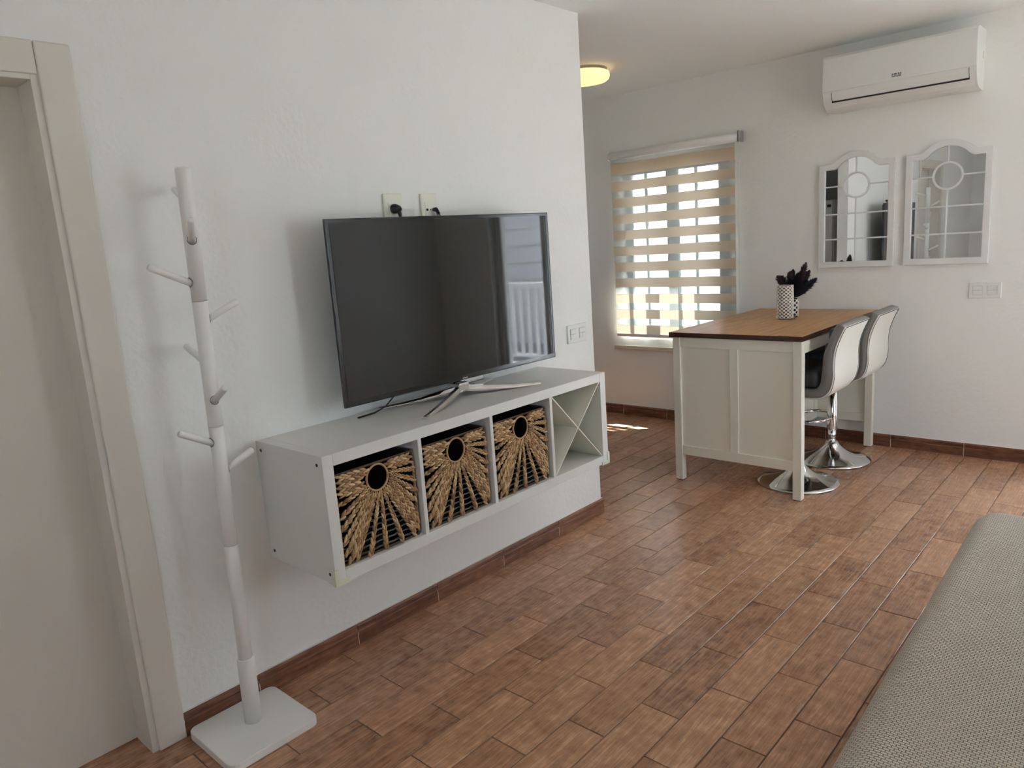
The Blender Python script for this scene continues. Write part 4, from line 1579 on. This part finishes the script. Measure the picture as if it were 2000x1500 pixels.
lattice_vase(1.385, -0.452, 0.046, 0.215, 12, 20, 0.0062, 'tall white lattice vase standing empty on the worktop', mat('vase liner', (0.34, 0.28, 0.23), 0.6))
VX, VY = 1.485, -0.412 - 0.045
lattice_vase(VX, VY, 0.036, 0.122, 8, 8, 0.0062, 'short white lattice vase holding dark dried plumes', mat('dark glass liner', (0.03, 0.05, 0.045), 0.15))
M_plume = mat('dried plume', (0.022, 0.018, 0.026), 0.85, var=0.6, vscale=60)
M_plume_t = mat('dried plume tips', (0.075, 0.042, 0.042), 0.85, var=0.5, vscale=60)
fl = thing('dried_plumes', 'bunch of dark purple dried plumes in the short vase', 'plant', (VX, VY, IZ + 0.05))
RV = Vector((R[0][0], R[0][1], 0)).normalized()
FV = Vector((R[2][0], R[2][1], 0)).normalized()
rp = random.Random(5)
tipl = [(-0.092, 0.155, 0.0), (-0.055, 0.150, 0.03), (-0.02, 0.175, -0.01), (0.012, 0.185, 0.02), (0.03, 0.165, -0.03), (0.085, 0.225, 0.0), (0.065, 0.17, 0.02),
        (0.11, 0.175, 0.01), (0.148, 0.125, 0.0), (0.115, 0.10, -0.02), (0.09, 0.075, 0.02), (0.05, 0.12, 0.05), (-0.03, 0.13, -0.04), (0.02, 0.13, -0.06), (0.07, 0.12, -0.05)]
for k, (a, u_, f_) in enumerate(tipl):
    base = Vector((VX, VY, IZ + 0.06)) + RV * rp.uniform(-0.006, 0.006)
    neck = Vector((VX, VY, IZ + 0.125)) + RV * (a * 0.12)
    tip = Vector((VX, VY, IZ + 0.105)) + RV * a + FV * f_ + Vector((0, 0, u_))
    pts = cat_pts([tuple(base), tuple(neck), tuple(neck.lerp(tip, 0.5) + RV * (a * 0.08)), tuple(tip)], 5) if False else [base, neck, neck.lerp(tip, 0.5), tip]
    bm = B()
    tube(bm, pts, [0.0012, 0.0012, 0.001, 0.0005], 5)
    L_ = (tip - neck).length
    d = (tip - neck).normalized()
    nleaf = int(210 * L_ / 0.12)
    for q in range(nleaf):
        t = q / nleaf
        c = neck.lerp(tip, t)
        s = Vector((rp.gauss(0, 1), rp.gauss(0, 1), rp.gauss(0, 1)))
        s = (s - d * s.dot(d)).normalized()
        ln = (0.034 * min(1, (1.03 - t) * 3.5) * min(1, 0.45 + t * 2) + 0.004) * rp.uniform(0.7, 1.2)
        e = (d * 0.85 + s * (1.0 - 0.55 * t)).normalized()
        sd = e.cross(s).normalized() * 0.0034
        p1 = c + e * ln * 0.5
        f = bm.faces.new([bm.verts.new(x) for x in (c, p1 + sd, c + e * ln, p1 - sd)])
        sd2 = (e.cross(sd)).normalized() * 0.0030
        f = bm.faces.new([bm.verts.new(x) for x in (c, p1 + sd2, c + e * ln, p1 - sd2)])
    obj('plume', bm, M_plume_t if k in (0, 1, 2, 5, 7) else M_plume, fl)

# ------------------------------------------------------------------ mirrors
def mirror(yl, yr, zb, zs, zp, label, yaw, tilt=0.0):
    """yl > yr. zs: shoulder height, zp: top of the arch"""
    w_ = yl - yr
    yc = (yl + yr) / 2
    x0, x1 = D - 0.022, D - 0.003
    mr_ = thing('arched_mirror', label, 'mirror', (x1, yc, zb), 'arched mirrors')
    def outline(off):
        hw = w_ / 2 - off
        b0 = zb + off
        s0 = zs - off
        R0 = 0.1335
        rise = zp - zs
        hc = 0.137
        # circle through (±hc,zs) and (0,zp)
        rad = (hc * hc + rise * rise) / (2 * rise)
        cz = zp - rad
        rr_ = rad - off
        hh = math.sqrt(max(0, rr_ * rr_ - (s0 - cz) ** 2))
        pts = [(yc - hw, b0), (yc + hw, b0), (yc + hw, s0)]
        a0 = math.atan2(s0 - cz, hh)
        pts.append((yc + hh + 0.014, s0))
        for k in range(1, 16):
            a = a0 + (PI - 2 * a0) * k / 16
            pts.append((yc + rr_ * math.cos(a), cz + rr_ * math.sin(a)))
        pts.append((yc - hh - 0.014, s0))
        pts.append((yc - hw, s0))
        return pts
    oo = outline(0.0); ii = outline(0.037); im = outline(0.030)
    bm = B(); strip_ring(bm, oo, ii, 0, x0, x1)
    obj('frame', bm, M_mframe, mr_, bevel=0.003, seg=2)
    bm = B(); extrude_poly(bm, im, 0, x1 - 0.006, x1 - 0.004)
    obj('mirror_glass', bm, M_mirror, mr_)
    rc = 1.687; rr_ = 0.077
    xa, xb = x1 - 0.014, x1 - 0.006
    xm = (xa + xb) / 2
    def bar(p, q, hw=0.0045):
        bm = B()
        if abs(p[0] - q[0]) < 1e-6:
            box(bm, xa, xb, p[0] - hw, p[0] + hw, min(p[1], q[1]), max(p[1], q[1]))
        else:
            box(bm, xa, xb, min(p[0], q[0]), max(p[0], q[0]), p[1] - hw, p[1] + hw)
        obj('glazing_bar', bm, M_mframe, mr_, bevel=0.0015, seg=1)
    hi = w_ / 2 - 0.036
    bar((yc, zb + 0.036), (yc, rc - rr_)); bar((yc, rc + rr_), (yc, zp - 0.036))
    bar((yc + rr_, rc), (yc + hi, rc)); bar((yc - hi, rc), (yc - rr_, rc))
    for z in (1.512, 1.353):
        bar((yc - hi, z), (yc - 0.0045, z)); bar((yc + 0.0045, z), (yc + hi, z))
    bm = B()
    n = 40
    o_ = [(yc + (rr_ + 0.0045) * math.cos(2 * PI * k / n), rc + (rr_ + 0.0045) * math.sin(2 * PI * k / n)) for k in range(n)]
    i_ = [(yc + (rr_ - 0.0065) * math.cos(2 * PI * k / n), rc + (rr_ - 0.0065) * math.sin(2 * PI * k / n)) for k in range(n)]
    strip_ring(bm, o_, i_, 0, xa - 0.001, xb)
    obj('glazing_ring', bm, M_mframe, mr_, bevel=0.0012, seg=1)
    mr_.rotation_euler = (0, tilt, yaw)
    return mr_


mirror(-0.452, -0.908, 1.172, 1.829, 1.896, 'white arched window mirror nearer the blind', math.radians(0.0))
mirror(-0.966, -1.414, 1.174, 1.827, 1.893, 'white arched window mirror above the switch panel', math.radians(0.0))

# ------------------------------------------------------------------ air conditioner
AY0, AY1 = -1.345, -0.530
ac = thing('air_conditioner', 'white split air conditioner high on the wall above the mirrors', 'air conditioner', (D, (AY0 + AY1) / 2, 2.135))
AF = 1.762
prof = [(D - 0.001, 2.454), (AF + 0.035, 2.454), (AF + 0.012, 2.446), (AF + 0.002, 2.428), (AF, 2.40), (AF, 2.25),
        (AF + 0.006, 2.215), (AF + 0.022, 2.18), (AF + 0.05, 2.152), (AF + 0.085, 2.138), (D - 0.03, 2.134), (D - 0.001, 2.136)]
bm = B(); extrude_poly(bm, prof, 1, AY0 + 0.012, AY1 - 0.004, smooth=False)
obj('housing', bm, M_plastic, ac)
for a, b_ in ((AY0, AY0 + 0.012), (AY1 - 0.004, AY1)):
    pr = [(x, z) for x, z in prof]
    bm = B(); extrude_poly(bm, pr, 1, a, b_)
    obj('end_cap', bm, M_plastic, ac, bevel=0.002)
bm = B(); extrude_poly(bm, [(AF - 0.004, 2.246), (AF + 0.002, 2.246), (AF + 0.002, 2.43), (AF + 0.010, 2.446), (AF + 0.008, 2.449), (AF - 0.003, 2.434)], 1, AY0 + 0.002, AY1 - 0.002)
obj('front_panel', bm, M_plastic, ac)
bm = B(); extrude_poly(bm, [(AF - 0.003, 2.2395), (AF + 0.003, 2.217), (AF + 0.0155, 2.188), (AF + 0.020, 2.189), (AF + 0.0075, 2.218), (AF + 0.002, 2.240)], 1, -1.306, -0.585)
obj('air_flap', bm, M_plastic, ac)
bm = B(); extrude_poly(bm, [(AF + 0.0125, 2.1885), (AF + 0.0165, 2.1805), (AF + 0.024, 2.184), (AF + 0.0200, 2.192)], 1, -1.310, -0.581)
obj('outlet_slot', bm, M_dark, ac)
for yy in (-1.3085, -0.5825):
    bm = B(); extrude_poly(bm, [(AF - 0.001, 2.2395), (AF + 0.0045, 2.217), (AF + 0.0155, 2.188), (AF + 0.018, 2.189), (AF + 0.0075, 2.218), (AF + 0.002, 2.240)], 1, yy - 0.0012, yy + 0.0012)
    obj('flap_gap', bm, M_dark, ac)
# illegible dark maker's mark: a row of small bold strokes
bm = B()
yy = -0.922
for wd_, full in ((0.006, 1), (0.005, 0), (0.006, 1), (0.004, 1), (0.007, 0), (0.006, 1), (0.005, 0), (0.006, 1)):
    z0_ = 2.262
    xf = AF - 0.0046
    if full:
        box(bm, xf, xf + 0.001, yy - wd_ * 0.5, yy, z0_, z0_ + 0.020)
        box(bm, xf, xf + 0.001, yy - wd_, yy - wd_ * 0.5, z0_ + 0.015, z0_ + 0.020)
    else:
        box(bm, xf, xf + 0.001, yy - wd_, yy, z0_, z0_ + 0.005)
        box(bm, xf, xf + 0.001, yy - wd_ * 0.4, yy, z0_ + 0.005, z0_ + 0.020)
    yy -= wd_ + 0.0008
obj('maker_mark', bm, M_dark, ac)
bm = B(); box(bm, D - 0.05, D - 0.02, AY0 - 0.004, AY0 + 0.001, 2.30, 2.335)
obj('side_clip', bm, M_ivory, ac, bevel=0.002)

# ------------------------------------------------------------------ ceiling lamp
LC = Vector((1.02, 0.72))
lamp = thing('ceiling_lamp', 'round ceiling lamp glowing warm yellow beside the wall corner', 'lamp', (LC.x, LC.y, H))
bm = B(); lathe(bm, [(0.0, H - 0.0005), (0.150, H - 0.0005), (0.150, H - 0.018), (0.0, H - 0.018)], LC.x, LC.y, 48, cap=False)
obj('lamp_base', bm, mat('lamp base grey', (0.25, 0.24, 0.22), 0.5), lamp)
bm = B(); lathe(bm, [(0.0, H - 0.018), (0.150, H - 0.018), (0.162, H - 0.024), (0.165, H - 0.045), (0.160, H - 0.062), (0.145, H - 0.074), (0.10, H - 0.083), (0.05, H - 0.087), (0.0, H - 0.088)], LC.x, LC.y, 56, cap=False)
obj('diffuser', bm, M_lampglass, lamp)

# ------------------------------------------------------------------ sofa
sofa = thing('sofa', 'armless sofa under a beige waffle-weave throw', 'sofa', (-1.35, -2.25, 0))
bm = B(); box(bm, -2.62, -0.155, -2.72, -1.80, 0.03, 0.455)
o = obj('covered_seat', bm, M_throw, sofa, bevel=0.085, seg=8, smooth=True)
bm = B(); box(bm, -2.60, -0.18, -2.84, -2.66, 0.10, 0.82)
obj('backrest', bm, M_throw, sofa, bevel=0.07, seg=6, smooth=True)
for x in (-2.45, -0.32):
    for y in (-2.60, -1.95):
        bm = B(); box(bm, x - 0.02, x + 0.02, y - 0.02, y + 0.02, 0.0, 0.06)
        obj('leg', bm, M_black, sofa)
sofa.rotation_euler = (0, 0, math.radians(1.2))

# ------------------------------------------------------------------ kitchen recess (seen in the mirrors)
fr = thing('refrigerator', 'tall white refrigerator in the kitchen recess behind the television wall', 'refrigerator', (-1.9, 0.9, 0))
bm = B(); box(bm, -2.30, -1.72, 0.70, 1.30, 0.02, 1.70)
obj('body', bm, M_white, fr, bevel=0.01, seg=3)
for z0_, z1_ in ((0.10, 0.72), (0.73, 1.69)):
    bm = B(); box(bm, -1.72, -1.66, 0.705, 1.295, z0_, z1_)
    d_ = obj('door', bm, M_white, fr, bevel=0.008, seg=3)
    bm = B(); box(bm, -1.66, -1.63, 1.24, 1.26, (z0_ + z1_) / 2 - 0.15, (z0_ + z1_) / 2 + 0.15)
    obj('handle', bm, M_steel, d_)
bm = B(); box(bm, -1.662, -1.657, 0.72, 0.76, 1.62, 1.65)
obj('display', bm, M_black, fr)
